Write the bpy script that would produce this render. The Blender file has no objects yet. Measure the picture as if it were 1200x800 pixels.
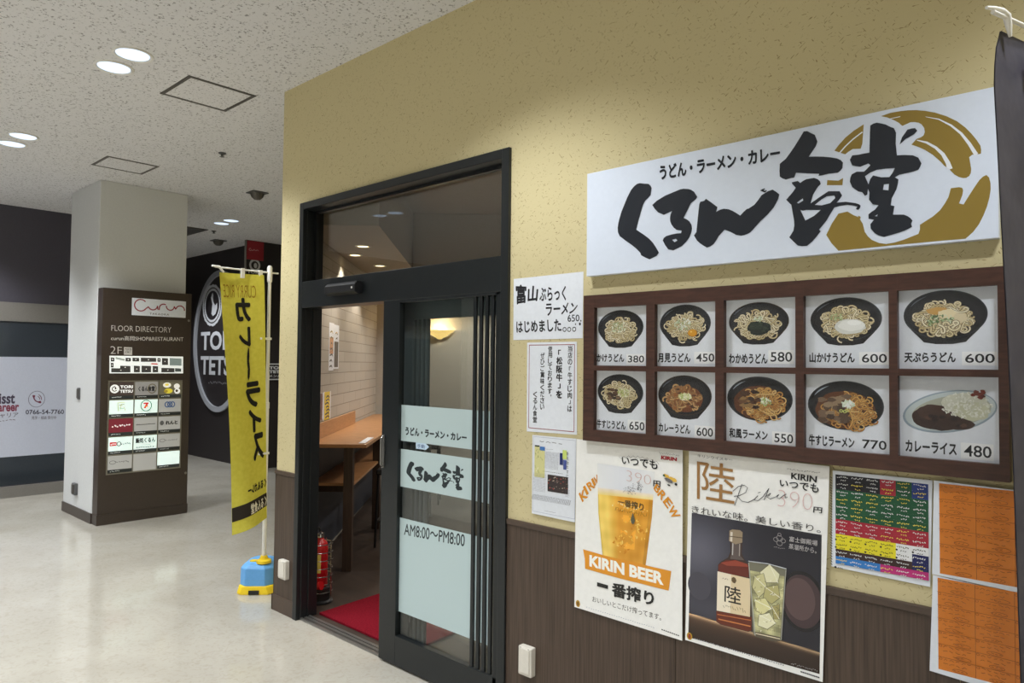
import bpy, bmesh, math, random
from mathutils import Vector, Matrix
from mathutils.geometry import tessellate_polygon

SC = bpy.context.scene
COL = SC.collection
R = random.Random(7)

# ---------------------------------------------------------------- camera, light levels, exposure
FPX = 828.95
YAW, PITCH, ROLL = -0.740473, 0.03132, -0.0098129
CAM_H = 1.6
_f = Vector((math.sin(YAW)*math.cos(PITCH), math.cos(YAW)*math.cos(PITCH), math.sin(PITCH)))
_r0 = Vector((math.cos(YAW), -math.sin(YAW), 0))
_d0 = _f.cross(_r0)
_r = _r0*math.cos(ROLL) + _d0*math.sin(ROLL)
_d = -_r0*math.sin(ROLL) + _d0*math.cos(ROLL)
CAM = Vector((0, 0, CAM_H))
cd = bpy.data.cameras.new('camera'); cam = bpy.data.objects.new('camera', cd); COL.objects.link(cam)
cd.sensor_width = 36; cd.lens = FPX/1200*36; cd.clip_start = 0.02
cam.matrix_world = Matrix(((_r.x, -_d.x, -_f.x, CAM.x), (_r.y, -_d.y, -_f.y, CAM.y), (_r.z, -_d.z, -_f.z, CAM.z), (0, 0, 0, 1)))
SC.camera = cam
SC.view_settings.view_transform = 'Standard'; SC.view_settings.look = 'None'
SC.view_settings.gamma = 1; SC.view_settings.exposure = 0.0; SC.view_settings.use_curve_mapping = False
w = bpy.data.worlds.new('world'); SC.world = w; w.use_nodes = True
w.node_tree.nodes['Background'].inputs[0].default_value = (1, 0.96, 0.9, 1)
w.node_tree.nodes['Background'].inputs[1].default_value = 0.02
HALL_W, HALL_K = 102.0, (0.93, 0.97, 1.015)       # watts and colour of one hall downlight
SHOP_W, SHOP_K = 30.0, (1.0, 0.92, 0.80)

# ---------------------------------------------------------------- helpers
def lin(c):
    out = []
    for v in c[:3]:
        v = v/255
        out.append(v/12.92 if v <= 0.04045 else ((v+0.055)/1.055)**2.4)
    return tuple(out)

def ray(p):
    return _r*((p[0]-600)/FPX) + _d*((p[1]-400)/FPX) + _f

class Plane:
    """a flat face of the place: origin, right, up, outward normal"""
    def __init__(s, O, U, V, N):
        s.O, s.U, s.V, s.N = Vector(O), Vector(U), Vector(V), Vector(N)
    def at(s, u, v, n=0.0):
        return s.O + s.U*u + s.V*v + s.N*n
    def uv(s, p):                               # point of this face seen at a place in the photograph
        d = ray(p); t = (s.O-CAM).dot(s.N)/d.dot(s.N)
        q = CAM + d*t - s.O
        return (q.dot(s.U), q.dot(s.V))
    def off(s, n):
        return Plane(s.O+s.N*n, s.U, s.V, s.N)

def node_mat(name, rough=0.5, col=(200, 200, 200), spec=0.5, metal=0.0):
    m = bpy.data.materials.new(name); m.use_nodes = True
    b = m.node_tree.nodes['Principled BSDF']
    b.inputs['Base Color'].default_value = (*lin(col), 1)
    b.inputs['Roughness'].default_value = rough
    b.inputs['Specular IOR Level'].default_value = spec
    b.inputs['Metallic'].default_value = metal
    return m, m.node_tree.nodes, m.node_tree.links, b

def speckle(name, c1, c2, scale, lo=0.4, hi=0.6, rough=0.6, stretch=(1, 1, 1), rot=(0, 0, 0), bump=0.0, spec=0.4, detail=3, bdist=0.01):
    m, N, L, b = node_mat(name, rough, c1, spec)
    tc = N.new('ShaderNodeTexCoord'); mp = N.new('ShaderNodeMapping'); no = N.new('ShaderNodeTexNoise'); rp = N.new('ShaderNodeValToRGB')
    mp.inputs['Scale'].default_value = stretch; mp.inputs['Rotation'].default_value = rot
    no.inputs['Scale'].default_value = scale; no.inputs['Detail'].default_value = detail
    rp.color_ramp.elements[0].position = lo; rp.color_ramp.elements[1].position = hi
    rp.color_ramp.elements[0].color = (*lin(c1), 1); rp.color_ramp.elements[1].color = (*lin(c2), 1)
    L.new(tc.outputs['Object'], mp.inputs[0]); L.new(mp.outputs[0], no.inputs['Vector']); L.new(no.outputs[0], rp.inputs[0])
    L.new(rp.outputs[0], b.inputs['Base Color'])
    if bump:
        bp = N.new('ShaderNodeBump'); bp.inputs['Strength'].default_value = bump; bp.inputs['Distance'].default_value = bdist
        L.new(no.outputs[0], bp.inputs['Height']); L.new(bp.outputs[0], b.inputs['Normal'])
    return m

def plain(name, col, rough=0.5, spec=0.5, metal=0.0, var=4):
    """plain surface with a very fine procedural unevenness"""
    c2 = tuple(max(0, v-var) for v in col)
    m = speckle(name, col, c2, 60, 0.35, 0.65, rough, spec=spec)
    m.node_tree.nodes['Principled BSDF'].inputs['Metallic'].default_value = metal
    return m

def lamp_mat(name, col, strength):
    m = bpy.data.materials.new(name); m.use_nodes = True
    N, L = m.node_tree.nodes, m.node_tree.links
    b = N['Principled BSDF']; b.inputs['Base Color'].default_value = (*lin(col), 1)
    b.inputs['Emission Color'].default_value = (*lin(col), 1); b.inputs['Emission Strength'].default_value = strength
    return m

def glass_mat(name, tint, ior=1.5, rough=0.0):
    m = bpy.data.materials.new(name); m.use_nodes = True
    N, L = m.node_tree.nodes, m.node_tree.links
    N.remove(N['Principled BSDF'])
    t = N.new('ShaderNodeBsdfTransparent'); t.inputs[0].default_value = (*tint, 1)
    g = N.new('ShaderNodeBsdfGlossy'); g.inputs['Roughness'].default_value = rough
    lw = N.new('ShaderNodeLayerWeight'); lw.inputs['Blend'].default_value = 0.5
    pw = N.new('ShaderNodeMath'); pw.operation = 'POWER'; pw.inputs[1].default_value = 5.0
    fr = N.new('ShaderNodeMapRange'); fr.inputs['To Min'].default_value = ((ior-1)/(ior+1))**2; fr.inputs['To Max'].default_value = 1.0
    L.new(lw.outputs['Facing'], pw.inputs[0]); L.new(pw.outputs[0], fr.inputs[0])
    mx = N.new('ShaderNodeMixShader')
    L.new(fr.outputs[0], mx.inputs[0]); L.new(t.outputs[0], mx.inputs[1]); L.new(g.outputs[0], mx.inputs[2])
    L.new(mx.outputs[0], N['Material Output'].inputs[0])
    return m

def print_mat(name, rough, spec=0.4, emit=0.0, trans=0.0):
    m, N, L, b = node_mat(name, rough, (255, 255, 255), spec)
    a = N.new('ShaderNodeAttribute'); a.attribute_name = 'ink'
    L.new(a.outputs['Color'], b.inputs['Base Color'])
    if emit:
        L.new(a.outputs['Color'], b.inputs['Emission Color']); b.inputs['Emission Strength'].default_value = emit
    return m

class MB:
    """collects shapes for one mesh"""
    def __init__(s): s.v, s.f, s.sm = [], [], []
    def add(s, vs, fs, smooth=False):
        o = len(s.v); s.v += [tuple(v) for v in vs]
        for f in fs: s.f.append(tuple(i+o for i in f)); s.sm.append(smooth)
        return s
    def box(s, a, b):
        (x0, y0, z0), (x1, y1, z1) = a, b
        return s.obox((x0, y0, z0), (x1-x0, 0, 0), (0, y1-y0, 0), (0, 0, z1-z0))
    def obox(s, O, A, B, C):
        O, A, B, C = map(Vector, (O, A, B, C))
        vs = [O, O+A, O+A+B, O+B, O+C, O+A+C, O+A+B+C, O+B+C]
        fs = [(0, 3, 2, 1), (4, 5, 6, 7), (0, 1, 5, 4), (1, 2, 6, 5), (2, 3, 7, 6), (3, 0, 4, 7)]
        return s.add(vs, fs)
    def tube(s, pts, r, n=10, cap=True, closed=False):
        pts = [Vector(p) for p in pts]; rs = r if isinstance(r, (list, tuple)) else [r]*len(pts)
        k = len(pts); vs = []; up = None
        for i, p in enumerate(pts):
            if closed: t = pts[(i+1) % k]-pts[i-1]
            else: t = pts[min(i+1, k-1)]-pts[max(i-1, 0)]
            t.normalize()
            if up is None: up = Vector((0, 0, 1)) if abs(t.z) < 0.9 else Vector((1, 0, 0))
            a = t.cross(up)
            if a.length < 1e-5: a = t.orthogonal()
            a.normalize(); b = a.cross(t); up = b
            for j in range(n):
                th = 2*math.pi*j/n
                vs.append(p + (a*math.cos(th)+b*math.sin(th))*rs[i])
        fs = []
        for i in range(k if closed else k-1):
            i2 = (i+1) % k
            for j in range(n):
                fs.append((i*n+j, i*n+(j+1) % n, i2*n+(j+1) % n, i2*n+j))
        if cap and not closed:
            fs.append(tuple(reversed(range(n)))); fs.append(tuple((k-1)*n+j for j in range(n)))
        return s.add(vs, fs, True)
    def lathe(s, c, prof, n=32, axis=(0, 0, 1), smooth=True):
        c = Vector(c); ax = Vector(axis).normalized(); a = ax.orthogonal().normalized(); b = ax.cross(a)
        vs = []
        for (r, h) in prof:
            for j in range(n):
                th = 2*math.pi*j/n
                vs.append(c + ax*h + (a*math.cos(th)+b*math.sin(th))*max(r, 1e-4))
        fs = []
        for i in range(len(prof)-1):
            for j in range(n):
                fs.append((i*n+j, i*n+(j+1) % n, (i+1)*n+(j+1) % n, (i+1)*n+j))
        return s.add(vs, fs, smooth)
    def prism(s, P, pts, n0, n1):
        """outline on a Plane, extruded along its normal"""
        k = len(pts)
        vs = [P.at(u, v, n0) for u, v in pts] + [P.at(u, v, n1) for u, v in pts]
        fs = [(i, (i+1) % k, (i+1) % k+k, i+k) for i in range(k)]
        tri = tessellate_polygon([[Vector((u, v, 0)) for u, v in pts]])
        fs += [tuple(t) for t in tri] + [tuple(i+k for i in t) for t in tri]
        return s.add(vs, fs)
    def build(s, name, mat, parent=None, bevel=0.0):
        me = bpy.data.meshes.new(name)
        O = parent_origin(parent)
        me.from_pydata([tuple(Vector(v)-O) for v in s.v], [], s.f); me.update()
        bm = bmesh.new(); bm.from_mesh(me); bmesh.ops.recalc_face_normals(bm, faces=bm.faces); bm.to_mesh(me); bm.free()
        for p, sm in zip(me.polygons, s.sm): p.use_smooth = sm
        if any(s.sm):
            try: me.set_sharp_from_angle(angle=math.radians(40))
            except Exception: pass
        for m in (mat if isinstance(mat, (list, tuple)) else [mat]): me.materials.append(m)
        ob = bpy.data.objects.new(name, me); COL.objects.link(ob)
        if parent: ob.parent = parent
        if bevel:
            bv = ob.modifiers.new('bevel', 'BEVEL'); bv.width = bevel; bv.segments = 2; bv.limit_method = 'ANGLE'
        return ob

def parent_origin(parent):
    O = Vector((0, 0, 0))
    while parent: O += parent.location; parent = parent.parent
    return O

def tag(o, label=None, cat=None, group=None, kind=None):
    if label: o['label'] = label
    if cat: o['category'] = cat
    if group: o['group'] = group
    if kind: o['kind'] = kind
    return o

def thing(name, loc, label, cat, group=None):
    o = bpy.data.objects.new(name, None); COL.objects.link(o); o.location = loc
    o.empty_display_size = 0.05
    return tag(o, label, cat, group)

def struct(name, mb, mat, parent=None, bevel=0.0):
    o = mb.build(name, mat, parent, bevel)
    if not parent: o['kind'] = 'structure'
    return o

# ---- lettering and printed pictures: flat shapes in ink colours on a Plane
_glyphs = {}
def text_tris(body, bold=0.0, spacing=1.0):
    key = (body, bold, spacing)
    if key in _glyphs: return _glyphs[key]
    c = bpy.data.curves.new('lettering', 'FONT'); c.body = body; c.offset = bold; c.size = 1; c.space_character = spacing
    c.resolution_u = 3
    o = bpy.data.objects.new('lettering', c); COL.objects.link(o)
    dg = bpy.context.evaluated_depsgraph_get(); e = o.evaluated_get(dg); me = e.to_mesh()
    vs = [(v.co.x, v.co.y) for v in me.vertices]; fs = [tuple(p.vertices) for p in me.polygons]
    e.to_mesh_clear(); bpy.data.objects.remove(o); bpy.data.curves.remove(c)
    _glyphs[key] = (vs, fs); return vs, fs

class Ink:
    STEP = 3e-5
    def __init__(s, P, start=0.0004):
        s.P, s.n = P, start
        s.v, s.f, s.c = [], [], []
    def raw(s, uv, fs, cols):
        o = len(s.v); s.n += s.STEP
        s.v += [s.P.at(u, v, s.n) for u, v in uv]
        one = len(cols) == 3 and not isinstance(cols[0], (tuple, list))
        lc = lin(cols) if one else None
        for i, f in enumerate(fs):
            s.f.append(tuple(k+o for k in f)); s.c.append(lc if one else lin(cols[i]))
        return s
    def poly(s, pts, col, holes=()):
        loops = [[Vector((u, v, 0)) for u, v in pts]] + [[Vector((u, v, 0)) for u, v in h] for h in holes]
        flat = [(q.x, q.y) for l in loops for q in l]
        return s.raw(flat, [tuple(t) for t in tessellate_polygon(loops)], col)
    def ppoly(s, px, col, holes=()):
        return s.poly([s.P.uv(p) for p in px], col, [[s.P.uv(p) for p in h] for h in holes])
    def rect(s, u0, v0, u1, v1, col):
        return s.raw([(u0, v0), (u1, v0), (u1, v1), (u0, v1)], [(0, 1, 2, 3)], col)
    def quad(s, px, col):
        return s.raw([s.P.uv(p) for p in px], [(0, 1, 2, 3)], col)
    def ell(s, cu, cv, ru, rv, col, n=28, a0=0, a1=360, rot=0, jit=0):
        pts = []
        full = abs(a1-a0) >= 360
        m = n if full else n+1
        for i in range(m):
            t = math.radians(a0+(a1-a0)*i/n); k = 1+(R.uniform(-jit, jit) if jit else 0)
            x, y = ru*math.cos(t)*k, rv*math.sin(t)*k
            pts.append((cu+x*math.cos(rot)-y*math.sin(rot), cv+x*math.sin(rot)+y*math.cos(rot)))
        return s.poly(pts, col)
    def ring(s, cu, cv, ru, rv, wd, col, n=40, a0=0, a1=360):
        pts = [(cu+ru*math.cos(math.radians(a0+(a1-a0)*i/n)), cv+rv*math.sin(math.radians(a0+(a1-a0)*i/n))) for i in range(n+1)]
        return s.line(pts, wd, col)
    def line(s, pts, wd, col):
        k = len(pts); ws = wd if isinstance(wd, (list, tuple)) else [wd]*k
        vs, fs = [], []
        for i, (u, v) in enumerate(pts):
            a, b = pts[max(i-1, 0)], pts[min(i+1, k-1)]
            du, dv = b[0]-a[0], b[1]-a[1]; l = math.hypot(du, dv) or 1
            nu, nv = -dv/l*ws[i]/2, du/l*ws[i]/2
            vs += [(u+nu, v+nv), (u-nu, v-nv)]
            if i: fs.append((2*i-2, 2*i-1, 2*i+1, 2*i))
        return s.raw(vs, fs, col)
    def pline(s, px, wd, col): return s.line([s.P.uv(p) for p in px], wd, col)
    def field(s, left, right, n, m, fn):
        """a printed picture area between two edges, coloured by fn(across, up)"""
        def along(pts, t):
            x = t*(len(pts)-1); i = min(int(x), len(pts)-2); k = x-i
            return (pts[i][0]*(1-k)+pts[i+1][0]*k, pts[i][1]*(1-k)+pts[i+1][1]*k)
        vs, fs, cs = [], [], []
        for j in range(m+1):
            a, b = along(left, j/m), along(right, j/m)
            for i in range(n+1): vs.append((a[0]+(b[0]-a[0])*i/n, a[1]+(b[1]-a[1])*i/n))
        for j in range(m):
            for i in range(n):
                q = j*(n+1)+i; fs.append((q, q+1, q+n+2, q+n+1)); cs.append(fn((i+.5)/n, (j+.5)/m))
        return s.raw(vs, fs, cs)
    def text(s, body, u0, v0, u1, v1, col, bold=0.0, mirror=False, spacing=1.0, skew=0.0):
        return s.textq(body, [(u0, v1), (u1, v1), (u1, v0), (u0, v0)], col, bold, mirror, spacing, skew)
    def textq(s, body, q, col, bold=0.0, mirror=False, spacing=1.0, skew=0.0):
        latin = body.isascii(); stamps = None
        vs, fs = text_tris(body, bold if latin else 0.0, spacing)
        if not vs: return s
        if bold > 0.005 and not latin:          # heavy brush and gothic faces
            stamps = [(1, .4), (-1, -.4), (-.4, 1), (.4, -1)] if bold < 0.03 else [(1, 0), (-1, 0), (0, 1), (0, -1), (.7, .7), (-.7, .7), (.7, -.7), (-.7, -.7)]
        vs = [(x+skew*y, y) for x, y in vs]
        x0, x1 = min(v[0] for v in vs), max(v[0] for v in vs); y0, y1 = min(v[1] for v in vs), max(v[1] for v in vs)
        if stamps: x0 -= bold; x1 += bold; y0 -= bold; y1 += bold
        for dx, dy in stamps or [(0, 0)]:
            out = []
            for x, y in vs:
                x, y = x+dx*bold, y+dy*bold
                a = (x-x0)/((x1-x0) or 1); b = (y-y0)/((y1-y0) or 1) if y1-y0 > 0.3 else 0.5+(y-(y0+y1)/2)
                if mirror: a = 1-a
                w0, w1, w2, w3 = (1-a)*b, a*b, a*(1-b), (1-a)*(1-b)
                out.append((q[0][0]*w0+q[1][0]*w1+q[2][0]*w2+q[3][0]*w3, q[0][1]*w0+q[1][1]*w1+q[2][1]*w2+q[3][1]*w3))
            s.raw(out, fs, col)
            if stamps: s.n -= s.STEP*0.66
        return s
    def ptext(s, body, px, col, bold=0.0, mirror=False, spacing=1.0, skew=0.0):
        """px: two corners (top left, bottom right) or four corners in the photograph"""
        if len(px) == 2:
            (u0, v1), (u1, v0) = s.P.uv(px[0]), s.P.uv(px[1])
            return s.text(body, u0, v0, u1, v1, col, bold, mirror, spacing, skew)
        return s.textq(body, [s.P.uv(p) for p in px], col, bold, mirror, spacing, skew)
    def vtext(s, body, u, v1, v0, wd, col, bold=0.0, mirror=False):
        """upright column of characters"""
        h = (v1-v0)/len(body)
        for i, ch in enumerate(body):
            if ch == ' ': continue
            t = v1-h*i; kw = wd*(0.45 if ch in '「」、。・' else 1)
            if ch == 'ー':
                s.line([(u, t-h*.08), (u, t-h*.92)], wd*(.1+bold*2), col); continue
            hh = h*(0.30 if ch in '「」' else 0.22 if ch in '、。' else 0.46)
            if ch in '、。': s.text(ch, u+wd*.15, t-h*.35, u+wd*.15+kw*.6, t-h*.05, col, bold); continue
            s.text(ch, u-kw/2, t-h/2-hh, u+kw/2, t-h/2+hh, col, bold, mirror)
        return s
    def build(s, name, mat, parent=None):
        O = parent_origin(parent)
        me = bpy.data.meshes.new(name)
        me.from_pydata([tuple(v-O) for v in s.v], [], s.f); me.update()
        a = me.color_attributes.new('ink', 'FLOAT_COLOR', 'CORNER')
        buf = []
        for f, c in zip(s.f, s.c): buf += [c[0], c[1], c[2], 1.0]*len(f)
        a.data.foreach_set('color', buf)
        # face the reader
        bm = bmesh.new(); bm.from_mesh(me)
        for fc in bm.faces:
            if fc.normal.dot(s.P.N) < 0: fc.normal_flip()
        bm.to_mesh(me); bm.free()
        me.materials.append(mat)
        ob = bpy.data.objects.new(name, me); COL.objects.link(ob)
        if parent: ob.parent = parent
        return ob

def zc(x0, y0, sc, pts):                        # coordinates read off an enlarged crop of the photograph
    return [(x0+x/sc, y0+y/sc) for x, y in pts]

# ---------------------------------------------------------------- materials
M = {}
def wall_paper():
    m, N, L, b = node_mat('straw_flecked_wallpaper', 0.75, (216, 198, 148), 0.25)
    tc = N.new('ShaderNodeTexCoord')
    def streak(rot, sc, thr, seed):
        m0 = N.new('ShaderNodeMapping'); m0.inputs['Rotation'].default_value = (0, rot, 0)
        mp = N.new('ShaderNodeMapping'); mp.inputs['Scale'].default_value = (sc, 1, sc*0.16); mp.inputs['Location'].default_value = (seed, 0, seed*2)
        no = N.new('ShaderNodeTexNoise'); no.inputs['Scale'].default_value = 1; no.inputs['Detail'].default_value = 1
        rp = N.new('ShaderNodeValToRGB'); rp.color_ramp.elements[0].position = thr; rp.color_ramp.elements[1].position = thr+0.03
        L.new(tc.outputs['Object'], m0.inputs[0]); L.new(m0.outputs[0], mp.inputs[0]); L.new(mp.outputs[0], no.inputs['Vector']); L.new(no.outputs[0], rp.inputs[0])
        return rp
    a = streak(0.6, 270, 0.715, 1.0); c = streak(-0.9, 250, 0.715, 5.0); e = streak(1.5, 260, 0.725, 9.0)
    mx = N.new('ShaderNodeMath'); mx.operation = 'MAXIMUM'; m2 = N.new('ShaderNodeMath'); m2.operation = 'MAXIMUM'
    L.new(a.outputs[0], mx.inputs[0]); L.new(c.outputs[0], mx.inputs[1]); L.new(mx.outputs[0], m2.inputs[0]); L.new(e.outputs[0], m2.inputs[1])
    mix = N.new('ShaderNodeMixRGB'); mix.inputs[1].default_value = (*lin((208, 195, 152)), 1); mix.inputs[2].default_value = (*lin((152, 132, 92)), 1)
    L.new(m2.outputs[0], mix.inputs[0]); L.new(mix.outputs[0], b.inputs['Base Color'])
    no = N.new('ShaderNodeTexNoise'); no.inputs['Scale'].default_value = 90; bp = N.new('ShaderNodeBump'); bp.inputs['Strength'].default_value = 0.12; bp.inputs['Distance'].default_value = 0.004
    L.new(tc.outputs['Object'], no.inputs['Vector']); L.new(no.outputs[0], bp.inputs['Height']); L.new(bp.outputs[0], b.inputs['Normal'])
    return m
M['wall'] = wall_paper()

def ceiling_mat():
    m, N, L, b = node_mat('pitted_ceiling_board', 0.9, (200, 195, 185), 0.1)
    tc = N.new('ShaderNodeTexCoord'); no = N.new('ShaderNodeTexNoise'); no.inputs['Scale'].default_value = 62; no.inputs['Detail'].default_value = 2; no.inputs['Roughness'].default_value = 0.6
    rp = N.new('ShaderNodeValToRGB'); E = rp.color_ramp.elements
    E[0].position = 0.33; E[0].color = (*lin((150, 148, 148)), 1); E[1].position = 0.42; E[1].color = (*lin((222, 221, 222)), 1)
    L.new(tc.outputs['Object'], no.inputs['Vector']); L.new(no.outputs[0], rp.inputs[0]); L.new(rp.outputs[0], b.inputs['Base Color'])
    bp = N.new('ShaderNodeBump'); bp.inputs['Strength'].default_value = 0.2; bp.inputs['Distance'].default_value = 0.006
    L.new(no.outputs[0], bp.inputs['Height']); L.new(bp.outputs[0], b.inputs['Normal'])
    return m
M['ceiling'] = ceiling_mat()

def floor_mat():
    m, N, L, b = node_mat('polished_beige_vinyl', 0.16, (196, 186, 168), 0.5)
    tc = N.new('ShaderNodeTexCoord')
    n1 = N.new('ShaderNodeTexNoise'); n1.inputs['Scale'].default_value = 1.6; n1.inputs['Detail'].default_value = 6; n1.inputs['Distortion'].default_value = 0.8
    n2 = N.new('ShaderNodeTexNoise'); n2.inputs['Scale'].default_value = 26; n2.inputs['Detail'].default_value = 4; n2.inputs['Distortion'].default_value = 1.5
    r1 = N.new('ShaderNodeValToRGB'); E = r1.color_ramp.elements
    E[0].position = 0.35; E[0].color = (*lin((172, 166, 153)), 1); E[1].position = 0.65; E[1].color = (*lin((182, 177, 165)), 1)
    r2 = N.new('ShaderNodeValToRGB'); E = r2.color_ramp.elements
    E[0].position = 0.34; E[0].color = (*lin((196, 186, 170)), 1); E[1].position = 0.5; E[1].color = (1, 1, 1, 1)
    mix = N.new('ShaderNodeMixRGB'); mix.blend_type = 'MULTIPLY'; mix.inputs[0].default_value = 0.22
    for n in (n1, n2): L.new(tc.outputs['Object'], n.inputs['Vector'])
    L.new(n1.outputs[0], r1.inputs[0]); L.new(n2.outputs[0], r2.inputs[0]); L.new(r1.outputs[0], mix.inputs[1]); L.new(r2.outputs[0], mix.inputs[2])
    L.new(mix.outputs[0], b.inputs['Base Color'])
    mr = N.new('ShaderNodeMapRange'); mr.inputs['To Min'].default_value = 0.07; mr.inputs['To Max'].default_value = 0.17
    L.new(n1.outputs[0], mr.inputs[0]); L.new(mr.outputs[0], b.inputs['Roughness'])
    bp = N.new('ShaderNodeBump'); bp.inputs['Strength'].default_value = 0.02; bp.inputs['Distance'].default_value = 0.015
    n3 = N.new('ShaderNodeTexNoise'); n3.inputs['Scale'].default_value = 5
    L.new(tc.outputs['Object'], n3.inputs['Vector']); L.new(n3.outputs[0], bp.inputs['Height']); L.new(bp.outputs[0], b.inputs['Normal'])
    return m
M['floor'] = floor_mat()
M['wainscot'] = speckle('brown_woodgrain_board', (84, 69, 58), (62, 49, 40), 5, 0.35, 0.7, 0.42, stretch=(28, 28, 0.7), detail=5, spec=0.4)
M['cap'] = plain('dark_brown_trim', (78, 63, 53), 0.4)
M['alu'] = plain('black_anodised_aluminium', (26, 30, 32), 0.32, 0.5, var=3)
M['alu_in'] = plain('black_inner_aluminium', (20, 22, 24), 0.4, 0.5, var=2)
M['alu_reflection'] = plain('aluminium_with_reflection_tone', (92, 100, 103), 0.35, 0.5, var=3)  # lighter grey paints in the glass reflection over the fixed panel
M['steel'] = plain('dull_steel', (150, 148, 144), 0.3, 0.5, 0.8)
M['glass'] = glass_mat('clear_glass', (0.90, 0.92, 0.91), 1.75)
M['acrylic'] = glass_mat('acrylic_glazing', (0.985, 0.985, 0.985), 1.3, 0.0)
M['print'] = print_mat('printed_paper', 0.45)
M['gloss_print'] = print_mat('glossy_printed_sheet', 0.22, 0.45)
M['cloth_print'] = print_mat('printed_cloth', 0.85, 0.1)
M['lit'] = print_mat('backlit_panel', 0.35, 0.4, 0.55)
M['dim_glow'] = print_mat('weakly_glowing_panel', 0.35, 0.4, 0.2)  # weak emission added to lift the tone of the grey directory panels
M['paper'] = plain('white_paper', (232, 236, 243), 0.5, 0.4)
M['poster_paper'] = plain('warm_white_poster_paper', (245, 244, 240), 0.45, 0.4)
M['panel_white'] = plain('white_sign_panel', (222, 230, 244), 0.3, 0.4, var=2)
M['frame_wood'] = speckle('dark_brown_stained_wood', (80, 52, 42), (62, 40, 32), 6, 0.35, 0.7, 0.38, stretch=(3, 20, 20), detail=4)
M['column'] = plain('off_white_painted_column', (212, 213, 212), 0.6, 0.3)
M['dirbox'] = plain('dark_brown_metal', (62, 52, 46), 0.35, 0.5, var=3)
M['dark'] = plain('charcoal_panel', (78, 75, 84), 0.5, 0.4, var=3)
M['black_wall'] = plain('black_brown_panel', (44, 39, 40), 0.55, 0.4, var=3)
M['dark_glass'] = plain('dark_tinted_glazing', (50, 56, 62), 0.12, 0.5, var=2)
M['greyband'] = plain('grey_metal_band', (128, 124, 118), 0.4)
M['plastic_white'] = plain('ivory_plastic', (222, 216, 204), 0.4)
M['plastic_grey'] = plain('dark_grey_plastic', (92, 92, 92), 0.45)
M['white_tube'] = plain('white_painted_tube', (236, 234, 228), 0.35)
M['yellow_plastic'] = plain('yellow_plastic', (240, 205, 35), 0.4)
M['blue_plastic'] = plain('sky_blue_plastic', (105, 170, 228), 0.42)
M['yellow_cloth'] = speckle('yellow_banner_cloth', (214, 204, 84), (204, 194, 74), 40, 0.3, 0.7, 0.85, spec=0.1)
M['black_cloth'] = speckle('black_banner_cloth', (84, 82, 92), (68, 66, 76), 9, 0.3, 0.7, 0.62, bump=0.5, spec=0.25, bdist=0.01)
M['lens'] = lamp_mat('downlight_lens', (206, 226, 255), 1.25)
M['trim_white'] = plain('white_lamp_trim', (228, 226, 220), 0.35)
M['lens_warm'] = lamp_mat('warm_downlight_lens', (255, 226, 175), 6.0)
M['silver'] = plain('silver_grey_ring', (168, 170, 176), 0.4)
M['red_board'] = plain('dark_red_board', (150, 30, 44), 0.5)
M['label_yellow'] = plain('pale_yellow_label', (224, 200, 90), 0.4)
M['film_white'] = plain('pale_window_film', (196, 200, 214), 0.4)

def brick_mat():
    m, N, L, b = node_mat('painted_brick_tiles', 0.6, (226, 216, 200), 0.3)
    tc = N.new('ShaderNodeTexCoord'); dp = N.new('ShaderNodeVectorMath'); dp.operation = 'DOT_PRODUCT'; dp.inputs[1].default_value = (-0.70, 0.714, 0)
    sx = N.new('ShaderNodeSeparateXYZ'); cb = N.new('ShaderNodeCombineXYZ'); br = N.new('ShaderNodeTexBrick')
    L.new(tc.outputs['Object'], dp.inputs[0]); L.new(tc.outputs['Object'], sx.inputs[0])
    L.new(dp.outputs['Value'], cb.inputs[0]); L.new(sx.outputs[2], cb.inputs[1]); L.new(cb.outputs[0], br.inputs['Vector'])
    br.inputs['Scale'].default_value = 1; br.inputs['Brick Width'].default_value = 0.6; br.inputs['Row Height'].default_value = 0.1; br.inputs['Mortar Size'].default_value = 0.004
    br.inputs['Color1'].default_value = (*lin((182, 175, 164)), 1); br.inputs['Color2'].default_value = (*lin((175, 167, 156)), 1); br.inputs['Mortar'].default_value = (*lin((142, 133, 120)), 1)
    L.new(br.outputs[0], b.inputs['Base Color'])
    bp = N.new('ShaderNodeBump'); bp.inputs['Strength'].default_value = 0.5; bp.inputs['Distance'].default_value = 0.004; bp.invert = True
    L.new(br.outputs['Fac'], bp.inputs['Height']); L.new(bp.outputs[0], b.inputs['Normal'])
    return m
M['brick'] = brick_mat()
M['slate'] = plain('dark_slate_board', (58, 63, 74), 0.5)
M['shop_floor'] = speckle('dark_brown_vinyl_floor', (72, 60, 52), (58, 49, 43), 3, 0.35, 0.65, 0.35, stretch=(1, 6, 1))
M['shop_wall'] = plain('taupe_shop_wall', (190, 184, 174), 0.7, 0.2)
M['shop_ceil'] = plain('shop_ceiling_board', (172, 163, 150), 0.8, 0.2)
M['carpet'] = speckle('red_loop_carpet', (138, 26, 40), (92, 12, 26), 130, 0.3, 0.7, 0.95, bump=0.6, spec=0.05, bdist=0.004)
M['oak'] = speckle('warm_wood_counter', (184, 136, 92), (166, 118, 76), 4, 0.3, 0.7, 0.3, stretch=(3, 3, 20), rot=(0, 0, 0.8))
M['dark_wood'] = speckle('dark_stained_post', (70, 54, 44), (56, 42, 34), 6, 0.3, 0.7, 0.45, stretch=(12, 12, 1))
M['red_paint'] = plain('red_enamel', (190, 24, 30), 0.25, 0.6)
M['chrome'] = plain('chrome_wire', (210, 210, 212), 0.15, 0.5, 1.0)
M['black_plastic'] = plain('black_plastic', (30, 30, 32), 0.4)
M['sconce'] = lamp_mat('glowing_sconce_shade', (255, 214, 130), 1.6)

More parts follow.
